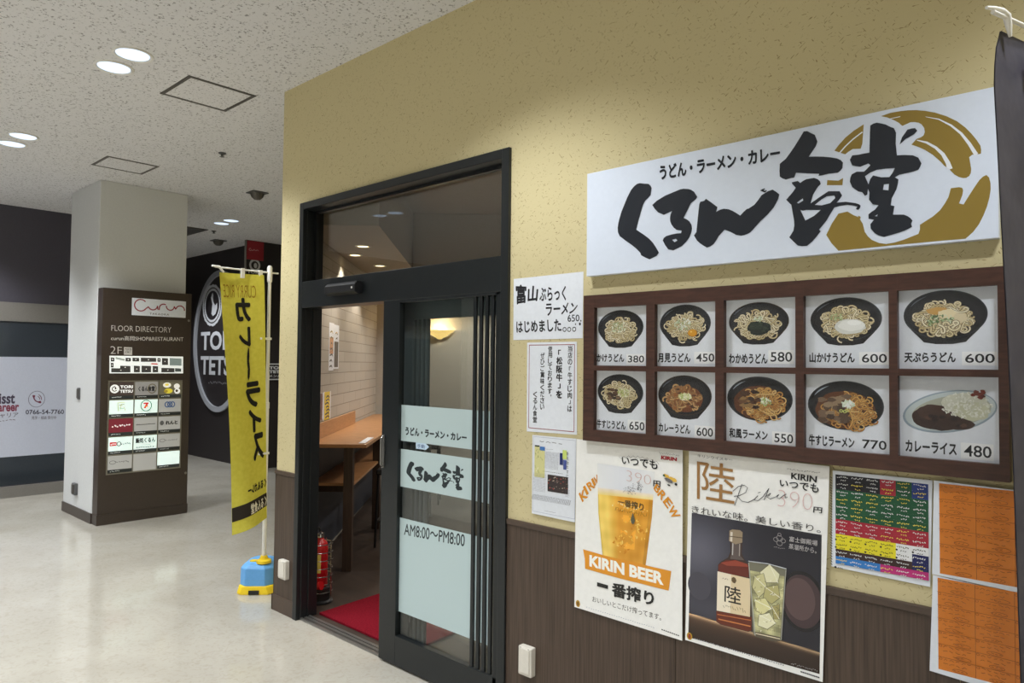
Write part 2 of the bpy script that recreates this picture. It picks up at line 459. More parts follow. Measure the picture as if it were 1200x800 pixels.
ZC = 3.38                  # ceiling height
FY = 2.39                  # the shop front
u_ = Vector((-0.70, 0.714, 0)); n_ = Vector((0.714, 0.70, 0))       # the shop inside is set at 45 degrees
def D(t, n, z=0.0): return u_*t + n_*n + Vector((0, 0, z))

# ---------------------------------------------------------------- the setting
struct('floor', MB().box((-14, -4.5, -0.1), (3, 8.5, 0)), M['floor'])
struct('ceiling', MB().box((-14, -4.5, ZC), (3, 9.5, ZC+0.12)), M['ceiling'])
# shop front with its doorway
mb = MB()
mb.box((-4.246, FY, 0), (-3.998, 2.52, ZC)).box((-2.2, FY, 0), (2.0, 2.52, ZC)).box((-3.998, FY, 2.595), (-2.2, 2.52, ZC))
struct('wall_front', mb, M['wall'])
P0, P1 = D(5.02, -1.44), D(11.4, -1.44)
mb = MB(); mb.box((-4.53, 2.50, 0), (-4.20, 2.52, ZC)); mb.v = mb.v[:0]; mb.f = []; mb.sm = []; mb.obox((-4.246, 2.50, 0), (-0.284, 0.10, 0), (0.01, 0.03, 0), (0, 0, ZC))
mb.obox(P0, P1-P0, n_*0.05, (0, 0, ZC)); struct('wall_left', mb, M['wall'])
struct('wall_right', MB().box((2.0, -4.5, 0), (2.12, 8.5, ZC)), M['wall'])
struct('wall_back', MB().box((-14, -4.62, 0), (2.12, -4.5, ZC)), M['column'])
struct('wall_far', MB().box((-14.1, -4.5, 0), (-14, 9.5, ZC)), M['black_wall'])
# wainscot, dado cap, skirting
mb = MB()
for x0, x1 in ((-4.25, -3.999), (-2.199, -1.343), (-1.34, -0.433), (-0.43, 0.477), (0.48, 1.387), (1.39, 2.0)):
    mb.box((x0, FY-0.006, 0.09), (x1, FY+0.004, 0.885))
mb.box((-4.252, FY-0.006, 0.09), (-4.246, 2.51, 0.885))
struct('trim_1', mb, M['wainscot'])
mb = MB()
for x0, x1 in ((-4.256, -3.999), (-2.199, 2.0)): mb.box((x0, FY-0.012, 0.872), (x1, FY+0.004, 0.897))
struct('trim_2', mb, M['cap'], bevel=0.003)
mb = MB()
for x0, x1 in ((-4.262, -3.999), (-2.199, 2.0)): mb.box((x0, FY-0.014, 0), (x1, FY+0.004, 0.1))
mb.box((-4.262, FY-0.014, 0), (-4.246, 2.51, 0.1))
struct('baseboard_front', mb, M['cap'], bevel=0.003)

# ---- the shop interior
struct('floor_shop', MB().add([(-3.99, 2.42, 0.003), (1.9, 2.42, 0.003), (1.9, 8.4, 0.003), tuple(D(9.3, 0.8, .003)), tuple(D(9.3, -1.38, .003)), (-4.42, 2.60, 0.003)], [(0, 1, 2, 3, 4, 5)]), M['shop_floor'])
W0, W1 = D(5.02, -1.38), D(8.88, -1.38)
struct('wall_shop', MB().obox(D(5.02, -1.39, 0.93), u_*3.86, n_*0.01, (0, 0, 2.3)), M['brick'])
struct('trim_3', MB().obox(D(5.02, -1.39, 0), u_*3.86, n_*0.02, (0, 0, 0.93)), M['slate'])
struct('wall_shop_end', MB().obox(D(8.88, -1.44, 0), u_*0.06, n_*5.2, (0, 0, ZC-0.05)), M['shop_wall'])
struct('wall_shop_right', MB().box((-0.9, 2.52, 0), (-0.84, 8.4, ZC-0.05)), M['shop_wall'])
mb = MB(); mb.box((-4.2, 2.523, 3.2), (-0.86, 2.53, 3.24))
mb.add([(-4.45, 2.53, 3.2), (-0.86, 2.53, 3.2), (-0.86, 8.4, 3.2), tuple(D(9.0, 3.7, 3.2)), tuple(D(9.0, -1.4, 3.2))], [(0, 1, 2, 3, 4)])
struct('ceiling_shop', mb, M['shop_ceil'])
struct('ceiling_soffit', MB().obox(D(5.24, -1.38, 2.61), u_*3.64, n_*0.57, (0, 0, 0.585)), M['shop_ceil'])
struct('ceiling_beam', MB().obox(D(7.55, -0.80, 2.61), u_*1.32, n_*4.4, (0, 0, 0.585)), M['shop_ceil'])

# ---- automatic door: frame, transom, sliding leaf, inner fixed panel
door = bpy.data.objects.new('door_1', None); COL.objects.link(door); door.location = (-3.1, 2.42, 0); door['kind'] = 'structure'
A = M['alu']
YF, YB = 2.372, 2.52
mb = MB()
mb.box((-4.0, YF, 0), (-3.955, YB, 2.60)).box((-2.245, YF, 0), (-2.198, YB, 2.60)).box((-3.956, YF, 2.555), (-2.244, YB, 2.60))
mb.box((-3.956, 2.40, 0), (-3.950, 2.41, 2.55)).box((-3.956, 2.45, 0), (-3.947, 2.46, 1.94))
mb.build('door_frame', A, door, 0.003)
MB().box((-3.956, 2.374, 1.935), (-2.244, 2.50, 2.10)).build('header', A, door, 0.003)
mb = MB().box((-3.956, 2.455, 2.10), (-3.93, 2.485, 2.556)).box((-3.956, 2.455, 2.54), (-2.244, 2.485, 2.556)).box((-2.262, 2.455, 2.10), (-2.244, 2.485, 2.54))
mb.build('transom_frame', M['alu_in'], door)
MB().box((-3.94, 2.466, 2.095), (-2.25, 2.474, 2.55)).build('transom_pane', M['glass'], door)
# sliding leaf, standing open in front of the fixed panel
mb = MB()
LY0, LY1 = 2.376, 2.412
mb.box((-3.125, LY0, 0.012), (-2.985, LY1, 1.935)).box((-2.985, LY0, 0.012), (-2.25, LY1, 0.165)).box((-2.985, LY0, 1.92), (-2.25, LY1, 1.937)).box((-2.275, LY0, 0.1), (-2.245, LY1, 1.935))
leaf = mb.build('sliding_leaf', A, door, 0.002)
mb = MB()
for x in (-2.432, -2.392, -2.353, -2.314): mb.box((x, 2.384, 0.166), (x+0.019, 2.394, 1.92))
mb.build('guard_bar_set', A, leaf)
MB().box((-2.985, 2.398, 0.16), (-2.27, 2.404, 1.925)).build('pane', M['glass'], leaf)
# inner fixed panel
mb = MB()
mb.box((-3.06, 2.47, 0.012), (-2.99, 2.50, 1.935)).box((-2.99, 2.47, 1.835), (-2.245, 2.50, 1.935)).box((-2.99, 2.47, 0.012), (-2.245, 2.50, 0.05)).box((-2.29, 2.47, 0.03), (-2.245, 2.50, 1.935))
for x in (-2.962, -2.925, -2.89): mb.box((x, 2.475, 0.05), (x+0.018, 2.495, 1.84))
fx = mb.build('fixed_panel', M['alu_reflection'], door)
MB().box((-2.99, 2.483, 0.05), (-2.29, 2.487, 1.84)).build('pane', M['glass'], fx)
mb = MB().box((-3.955, 2.40, 0.0), (-2.25, 2.415, 0.012)).box((-3.955, 2.43, 0.0), (-2.25, 2.45, 0.010)).box((-3.955, 2.455, 0), (-2.25, 2.475, 0.012))
mb.build('threshold_rail', M['steel'], door)
# pull handle on the leaf edge
F_leaf = Plane((0, LY0, 0), (1, 0, 0), (0, 0, 1), (0, -1, 0))
mb = MB().tube([(-3.108, LY0-0.004, 1.04), (-3.108, LY0-0.016, 1.05), (-3.108, LY0-0.016, 1.19), (-3.108, LY0-0.004, 1.20)], 0.006, 8)
mb.box((-3.118, LY0-0.003, 1.03), (-3.098, LY0+0.001, 1.21)); mb.build('pull_handle', M['steel'], leaf)

# ---- far side of the concourse
XW = -9.82
struct('wall_concourse', MB().box((XW-0.2, -4.5, 0), (XW, 3.0, ZC)), M['dark'])
struct('baseboard_concourse', MB().box((XW-0.02, -4.5, 0), (XW+0.04, 3.0, 0.13)), M['greyband'])
mb = MB().box((XW-0.02, -4.5, 2.035), (XW+0.02, 3.0, 2.255)); struct('trim_4', mb, M['greyband'])
mb = MB().box((XW, -4.5, 0.14), (XW+0.006, 3.0, 2.03)); struct('window_1', mb, M['dark_glass'])
struct('wall_rear', MB().box((-14, 5.23, 0), (-9.9, 5.4, ZC)), M['black_wall'])
struct('wall_rear_wing', MB().box((-9.9, 4.99, 0), (-9.86, 9.5, ZC+0.0)), M['black_wall'])
struct('trim_5', MB().box((-9.905, 4.984, 0), (-9.855, 4.992, ZC)), M['greyband'])
struct('wall_rear_right', MB().box((-9.9, 8.5, 0), (2.1, 8.62, ZC)), M['black_wall'])
# the white column
struct('column', MB().box((-8.59, 2.372, 0), (-7.70, 3.225, ZC)), M['column'], bevel=0.006)
struct('baseboard_column', MB().box((-8.60, 2.362, 0), (-7.70, 3.235, 0.10)), M['dirbox'])

# ---------------------------------------------------------------- ceiling lamps and fittings
def spot(name, loc, watts, colour, size=118, blend=0.6, rad=0.05, aim=None):
    l = bpy.data.lights.new(name, 'SPOT'); l.energy = watts; l.color = colour; l.spot_size = math.radians(size); l.spot_blend = blend; l.shadow_soft_size = rad
    o = bpy.data.objects.new(name, l); COL.objects.link(o); o.location = loc
    if aim: o.rotation_euler = (Vector(aim)-Vector(loc)).to_track_quat('-Z', 'Y').to_euler()
    return o
def downlight(x, y, label, group, z=ZC, r=0.095, lens='lens', proto=[]):
    t = thing('downlight', (x, y, z), label, 'ceiling light', group)
    if not proto or proto[-1][0] != (r, lens):
        c = (x, y, z)
        a = MB().lathe(c, [(r+0.016, 0.0), (r+0.014, -0.006), (r+0.002, -0.008), (r-0.006, -0.002), (r-0.006, 0.0)], 40).build('trim_ring', M['trim_white'], t)
        b = MB().lathe(c, [(0.0, -0.0035), (r*0.6, -0.003), (r-0.005, -0.0015)], 40).build('lens', M[lens], t)
        proto.append(((r, lens), a, b))
    else:
        for s in proto[-1][1:]:
            c = s.copy(); COL.objects.link(c); c.parent = t
    return t
HALL = [(-4.672, 1.494, 'front downlight of the pair nearest the shop front, left lamp'),
        (-4.391, 1.502, 'rear downlight of the pair nearest the shop front, right lamp'),
        (-6.991, 1.482, 'left lamp of the downlight pair at the left picture edge'),
        (-6.68, 1.488, 'right lamp of the downlight pair at the left picture edge'),
        (-8.943, 4.18, 'left lamp of the small distant downlight pair beyond the white column'),
        (-8.665, 4.176, 'right lamp of the small distant downlight pair beyond the white column'),
        (-6.95, -0.27, 'left lamp of the downlight pair mirrored in the door transom'),
        (-6.68, -0.29, 'right lamp of the downlight pair mirrored in the door transom')]
for x, y, lb in HALL:
    t = downlight(x, y, 'round white ' + lb, 'paired round downlights in the concourse ceiling')
    k = 0.8 if x < -8 else 0.85 if y > 1 and x > -5 else 1.1
    s = spot('downlight_beam', (x, y, ZC-0.02), HALL_W*k, HALL_K)
# lamps past the picture's edges: the same rows carried on, plus an added row
for x, y in ((-2.2, 1.45), (-1.93, 1.52), (0.15, 1.45), (0.42, 1.52), (-4.6, -0.28), (-4.3, -0.28), (-2.2, -0.28), (-1.93, -0.28), (0.15, -0.28), (0.42, -0.28),
             (-9.1, 1.3), (-9.2, -0.3), (-11.2, 4.2), (-11.4, 2.4), (-6.95, -2.1), (-4.4, -2.1), (-2.1, -2.1), (0.3, -2.1), (-9.2, -2.1), (-6.95, -3.7), (-4.4, -3.7), (-2.1, -3.7), (0.3, -3.7)):  # row nearest wall_back is added to brighten that wall and the ceiling
    spot('downlight_beam', (x, y, ZC-0.02), HALL_W*(1.7 if x < -8 else 0.60 if y > 1 else 1.15), HALL_K)

def hatch(x, y, sx, sy, label):
    t = thing('ceiling_hatch', (x, y, ZC), label, 'ceiling hatch', 'square access hatches in the ceiling')
    w = 0.024; z0, z1 = ZC-0.004, ZC+0.001
    mb = MB().box((x-sx/2, y-sy/2, z0), (x+sx/2, y-sy/2+w, z1)).box((x-sx/2, y+sy/2-w, z0), (x+sx/2, y+sy/2, z1))
    mb.box((x-sx/2, y-sy/2+w, z0), (x-sx/2+w, y+sy/2-w, z1)).box((x+sx/2-w, y-sy/2+w, z0), (x+sx/2, y+sy/2-w, z1))
    mb.build('hatch_frame', M['hatch'], t)
    MB().box((x-sx/2+w, y-sy/2+w, ZC-0.002), (x+sx/2-w, y+sy/2-w, ZC+0.002)).build('hatch_panel', M['ceiling'], t)
M['hatch'] = plain('grey_hatch_edge', (84, 80, 74), 0.5)
hatch(-4.67, 2.073, 0.45, 0.45, 'large square ceiling hatch with dark edge, beside the shop wall')
hatch(-6.965, 2.345, 0.42, 0.44, 'square ceiling hatch with dark edge, just in front of the white column')
def speaker(x, y, s, label):
    t = thing('ceiling_speaker', (x, y, ZC), label, 'ceiling speaker', 'dark ceiling fittings')
    MB().box((x-s, y-s, ZC-0.012), (x+s, y+s, ZC)).build('mounting_plate', M['plastic_grey'], t, 0.003)
    MB().lathe((x, y, ZC), [(s*0.85, -0.012), (s*0.7, -0.05), (s*0.4, -0.075), (0, -0.08)], 24).build('grille', M['hatch'], t)
speaker(-7.0, 3.65, 0.085, 'grey ceiling speaker close to the shop wall corner')
speaker(-10.25, 4.75, 0.09, 'small grey ceiling speaker above the oval restaurant sign')
t = thing('ceiling_vent', (-9.9, 4.12, ZC), 'grey slatted air vent in the ceiling just right of the column', 'air vent')
MB().box((-10.4, 3.98, ZC-0.012), (-9.5, 4.26, ZC)).build('vent_frame', M['hatch'], t, 0.003)
mb = MB()
for i in range(8): mb.box((-10.36, 4.0+i*0.032, ZC-0.016), (-9.54, 4.012+i*0.032, ZC-0.011))
mb.build('vent_slats', M['plastic_grey'], t)
for x, y, lb in ((-5.9, 2.75, 'small dark sprinkler head under the ceiling left of the shop wall'), (-9.55, 4.36, 'tiny dark sprinkler head beside the distant downlights')):
    tag(MB().lathe((x, y, ZC), [(0.032, 0), (0.03, -0.008), (0.012, -0.012), (0.010, -0.03), (0.022, -0.034), (0.0, -0.036)], 16).build('sprinkler_head', M['plastic_grey']), lb, 'sprinkler', 'sprinkler heads')

# shop lamps: visible warm downlights first, then unseen ones
for i, (x, y, lb) in enumerate(((-5.1, 3.645, 'nearest warm downlight seen through the door transom'), (-5.58, 3.90, 'warm downlight beside the brick wall seen through the transom'), (-5.99, 4.50, 'farthest warm downlight seen through the door transom'))):
    downlight(x, y, lb, 'warm downlights inside the shop', 2.61, 0.055, 'lens_warm')
    spot('shop_beam', (x, y, 2.59), SHOP_W, SHOP_K, 100, 0.5, 0.03)
for x, y, z, k in ((-3.4, 4.2, 3.18, 1.6), (-2.0, 3.6, 3.18, 1.6), (-2.6, 5.4, 3.18, 1.6), (-4.2, 5.3, 2.58, 1.3), (-5.1, 6.3, 2.58, 2.0), (-5.9, 5.6, 2.58, 2.0)):  # unseen lamps without fittings; those near the end wall added to brighten it
    spot('shop_beam', (x, y, z), SHOP_W*k, (1.0, 0.93, 0.84), 140, 0.5, 0.05)

# ---------------------------------------------------------------- signs on the shop front
def front(y): return Plane((0, y, 0), (1, 0, 0), (0, 0, 1), (0, -1, 0))
INK = (38, 42, 50)
CALLI = []          # the brush lettering, as outlines with holes, in photograph coordinates
CALLI.append((zc(715, 200, 6.667, [(190,120),(212,103),(232,97),(265,101),(300,103),(316,116),(325,135),(318,190),(298,212),(275,235),(258,268),(245,310),(222,390),(205,460),(265,500),(305,530),(335,562),(360,600),(382,640),(365,665),(310,692),(280,680),(242,660),(238,642),(205,608),(170,580),(120,545),(75,510),(62,480),(60,445),(66,405),(75,370),(90,318),(110,270),(135,208),(165,150)]), []))
CALLI.append((zc(715, 200, 6.667, [(330,268),(365,235),(430,195),(490,170),(550,145),(575,141),(612,143),(633,149),(656,164),(682,205),(671,222),(633,253),(620,278),(610,300),(590,338),(575,368),(600,380),(620,395),(635,420),(640,450),(634,485),(620,520),(595,555),(560,590),(495,622),(455,615),(430,580),(412,545),(420,525),(440,510),(480,498),(520,490),(555,488),(560,468),(540,466),(520,462),(498,445),(480,420),(470,395),(468,370),(473,340),(485,315),(420,345),(375,325),(350,298)]), [zc(715, 200, 6.667, [(485,540),(515,532),(527,545),(505,558)])]))
CALLI.append((zc(810, 210, 8.89, [(95,235),(135,225),(155,203),(215,245),(275,290),(262,340),(300,318),(340,307),(390,312),(430,328),(465,348),(512,378),(545,342),(580,310),(600,305),(630,285),(660,265),(700,215),(735,165),(768,145),(800,125),(850,108),(885,130),(920,158),(908,205),(885,252),(860,295),(800,365),(720,440),(675,490),(640,530),(615,555),(590,568),(555,582),(520,588),(470,580),(410,548),(350,525),(320,557),(290,590),(260,640),(235,675),(200,700),(165,712),(130,692),(90,665),(62,638),(45,610),(30,585),(55,550),(62,480),(70,400),(78,325),(85,262)]), []))
CALLI.append((zc(810, 210, 8.89, [(718,118),(740,104),(765,95),(772,104),(755,112),(772,122),(780,112),(790,118),(770,140),(745,130)]), []))
CALLI.append((zc(905, 140, 5, [(170,95),(185,70),(205,68),(228,80),(250,90),(258,110),(265,130),(255,158),(240,180),(215,218),(260,217),(300,218),(345,222),(380,228),(402,238),(415,252),(412,285),(400,300),(385,312),(330,318),(290,328),(272,330),(275,318),(210,316),(140,312),(130,340),(108,344),(80,352),(60,345),(45,335),(43,300),(45,260),(62,245),(80,230),(105,196),(130,160),(150,128)]), []))
CALLI.append((zc(905, 140, 5, [(118,378),(115,368),(150,360),(165,372),(180,360),(200,350),(245,342),(268,350),(280,362),(285,378),(268,395),(255,415),(240,440),(225,492),(270,460),(330,420),(395,420),(410,445),(395,468),(378,487),(430,482),(490,490),(510,497),(518,505),(515,518),(505,530),(490,525),(500,510),(470,503),(440,500),(400,506),(365,515),(342,552),(320,590),(298,618),(275,645),(285,655),(262,684),(235,715),(205,740),(175,742),(150,738),(125,715),(100,690),(112,672),(125,650),(130,620),(128,590),(120,545),(112,500),(82,470),(105,444),(125,420),(138,400)]), [zc(905, 140, 5, [(250,500),(290,468),(320,450),(365,445),(370,460),(340,490),(290,503)]), zc(905, 140, 5, [(165,530),(180,534),(200,530),(240,530),(285,530),(245,565),(195,592),(180,560)]), zc(905, 140, 5, [(145,488),(165,472),(180,462),(182,475),(155,492)])]))
CALLI.append((zc(985, 130, 4.709, [(163,115),(165,80),(182,70),(200,65),(225,69),(250,75),(275,88),(295,95),(307,120),(305,180),(312,245),(355,243),(400,245),(430,258),(447,290),(440,308),(430,325),(400,335),(370,342),(325,352),(300,366),(320,378),(316,405),(310,430),(297,456),(283,482),(278,520),(298,525),(290,572),(350,572),(370,580),(385,590),(398,605),(390,622),(395,640),(355,660),(320,672),(280,684),(240,695),(212,687),(190,675),(168,650),(165,625),(185,600),(155,595),(155,570),(172,556),(190,545),(210,520),(178,515),(158,490),(160,450),(152,430),(148,462),(135,468),(120,448),(100,445),(80,432),(65,420),(52,390),(55,368),(62,350),(90,335),(130,335),(148,318),(165,300),(155,290),(110,308),(85,305),(65,300),(52,270),(65,245),(98,242),(130,235),(160,230),(162,150)]), [zc(985, 130, 4.709, [(135,360),(165,340),(200,325),(250,318),(300,315),(292,332),(285,345),(270,365),(225,366),(180,356),(165,375),(155,405)]), zc(985, 130, 4.709, [(240,405),(268,402),(265,438),(235,435)]), zc(985, 130, 4.709, [(190,580),(205,570),(203,582)])]))
CALLI.append((zc(985, 130, 4.709, [(327,185),(333,165),(340,145),(370,103),(392,97),(412,95),(424,110),(405,130),(382,143),(360,155),(342,172)]), []))

YS = 2.358
S = front(YS)
(x0, z1), (x1, _), (_, z0) = S.uv((688, 203.7)), S.uv((1166, 98.5)), S.uv((687.2, 323.8))
sign = tag(MB().box((x0, YS, z0), (x1+0.005, 2.386, z1)).build('shop_sign', M['panel_white'], None, 0.0015),
           'long white shop sign with large black brush lettering and a gold noodle-bowl swirl', 'sign')
k = Ink(S)
GOLD = (146, 122, 56)
Z5 = lambda p: zc(960, 110, 4.209, p)
k.ppoly(Z5([(75,280),(98,250),(130,215),(170,182),(220,150),(213,245),(205,270),(165,272),(145,285),(128,298)]), GOLD)
k.ppoly(Z5([(305,110),(350,94),(400,85),(440,81),(480,80),(525,84),(570,92),(628,110),(680,135),(720,165),(750,195),(775,225),(795,255),(799,275),(798,295),(780,298),(755,300),(740,312),(745,340),(750,370),(748,390),(740,405),(725,414),(710,415),(690,410),(668,398),(650,380),(642,370),(635,366),(618,355),(600,335),(560,300),(520,275),(490,262),(455,250),(480,222),(500,215),(515,205),(521,188),(518,168),(505,150),(490,142),(470,139),(450,140),(410,158),(392,142),(370,130),(335,116)]), GOLD)
k.ppoly(Z5([(35,695),(62,640),(95,590),(140,580),(170,598),(195,608),(215,640),(225,680),(240,702),(260,720),(295,735),(330,740),(375,732),(420,718),(490,690),(497,668),(497,645),(560,605),(595,575),(620,540),(638,508),(650,465),(690,460),(705,463),(710,475),(706,500),(690,540),(712,545),(740,500),(766,460),(790,425),(808,408),(825,400),(838,412),(845,440),(846,470),(840,510),(828,555),(810,600),(788,643),(760,680),(722,714),(600,724),(420,741),(260,757),(95,773),(60,735)]), GOLD)
k.ppoly(Z5([(40,425),(95,428),(118,415),(115,450),(38,450)]), GOLD)
k.ppoly(Z5([(192,600),(205,606),(203,618),(196,612)]), GOLD)
W_ = (236, 240, 247)
k.pline(Z5([(100,292),(130,258),(165,225),(213,188)]), 0.004, W_)
k.pline(Z5([(525,113),(590,125),(650,155),(700,195),(740,245),(775,300)]), [.001,.003,.005,.006,.008,.010], W_)
k.pline(Z5([(482,228),(530,240),(575,265),(610,297),(635,340),(645,372)]), [.002,.006,.007,.009,.011,.014], W_)
k.pline(Z5([(340,125),(400,112)]), 0.002, W_)
k.build('gold_swirl', M['gloss_print'], sign)
k = Ink(S, 0.0010)
for o, h in CALLI: k.ppoly(o, INK, h)
k.build('brush_lettering', M['gloss_print'], sign)
k = Ink(S, 0.0012)
k.ptext('うどん・ラーメン・カレー', [(772.5, 194), (914, 170), (914.5, 187.5), (774, 211)], INK, 0.04)
k.build('small_lettering', M['gloss_print'], sign)

# ---- framed menu board with ten picture cards
YM = 2.352
FM = front(YM)
mx0, mz1 = FM.uv((684, 346.5)); mx1, mz0 = FM.uv((1183.5, 565.5))
menu = thing('menu_board', ((mx0+mx1)/2, FY, mz0), 'dark brown framed menu board with ten noodle and curry photo cards', 'menu board')
FC = front(2.372)
cells_px = [((696,357),(757,427)),((767,352.5),(838,429)),((848,349),(932,430.5)),((941.5,345),(1041.5,431)),((1051.5,340),(1168.5,432)),
            ((696,434.5),(757,509)),((767,436),(838,517)),((848,437),(932,524)),((941.5,438),(1041.5,532)),((1051.5,439),(1170,543))]
cols = [(FM.uv((696,400))[0], FM.uv((757,400))[0]), (FM.uv((767,400))[0], FM.uv((838,400))[0]), (FM.uv((848,400))[0], FM.uv((932,400))[0]), (FM.uv((941.5,400))[0], FM.uv((1041.5,400))[0]), (FM.uv((1051.5,400))[0], FM.uv((1169.5,400))[0])]
rows = [(FM.uv((1110,432.5))[1], FM.uv((1110,337))[1]), (FM.uv((900,521))[1], FM.uv((900,437.5))[1])]
mb = MB()
xs = [mx0]+[v for c in cols for v in c]+[mx1]
for i in range(0, len(xs), 2): mb.box((xs[i], YM, mz0), (xs[i+1], 2.389, mz1))
zs = [mz0, rows[1][0], rows[1][1], rows[0][0], rows[0][1], mz1]
for i in range(0, 6, 2): mb.box((mx0+0.004, YM+0.0004, zs[i]), (mx1-0.004, 2.388, zs[i+1]))
mb.build('frame', M['frame_wood'], menu)
MB().box((mx0+0.02, 2.384, mz0+0.02), (mx1-0.02, 2.388, mz1-0.02)).build('backing', M['frame_wood'], menu)
MB().box((mx0+0.03, 2.362, mz0+0.03), (mx1-0.03, 2.3635, mz1-0.03)).build('glazing', M['acrylic'], menu)

CREAM = [(233,220,180),(220,204,158),(240,230,198),(205,186,138)]
def noodles(k, cu, cv, ru, rv, cnt, cols, wd, rr):
    st0 = k.STEP; k.STEP = 4e-6; cnt = int(cnt*1.5)
    for _ in range(cnt):
        a = rr.uniform(0, 6.28); q = math.sqrt(rr.random())*0.9
        x, y = cu+ru*q*math.cos(a), cv+rv*q*math.sin(a)
        th = rr.uniform(0, 6.28); cur = rr.uniform(-1, 1)*14; pts = []
        st = ru*0.075
        for i in range(15):
            pts.append((x, y)); x += st*math.cos(th); y += st*math.sin(th)*0.8; th += cur*0.024*rr.uniform(.6, 1.4)
            if ((x-cu)/ru)**2+((y-cv)/rv)**2 > 0.95: th += 0.7
        k.n += 1e-5; k.line(pts, wd*1.6, (112, 92, 60)); k.line(pts, wd, rr.choice(cols))
    k.STEP = st0
def bits(k, cu, cv, ru, rv, cnt, cols, sz, rr, long=2.2):
    st0 = k.STEP; k.STEP = 6e-6
    for _ in range(cnt):
        a = rr.uniform(0, 6.28); q = math.sqrt(rr.random())
        x, y = cu+ru*q*math.cos(a), cv+rv*q*math.sin(a); s = sz*rr.uniform(.5, 1.2)
        k.ell(x, y, s*long, s, rr.choice(cols), 7, rot=rr.uniform(0, 3.14))
    k.STEP = st0
def blob(k, cu, cv, ru, rv, col, jit=0.12, n=22): k.ell(cu, cv, ru, rv, col, n, jit=jit)

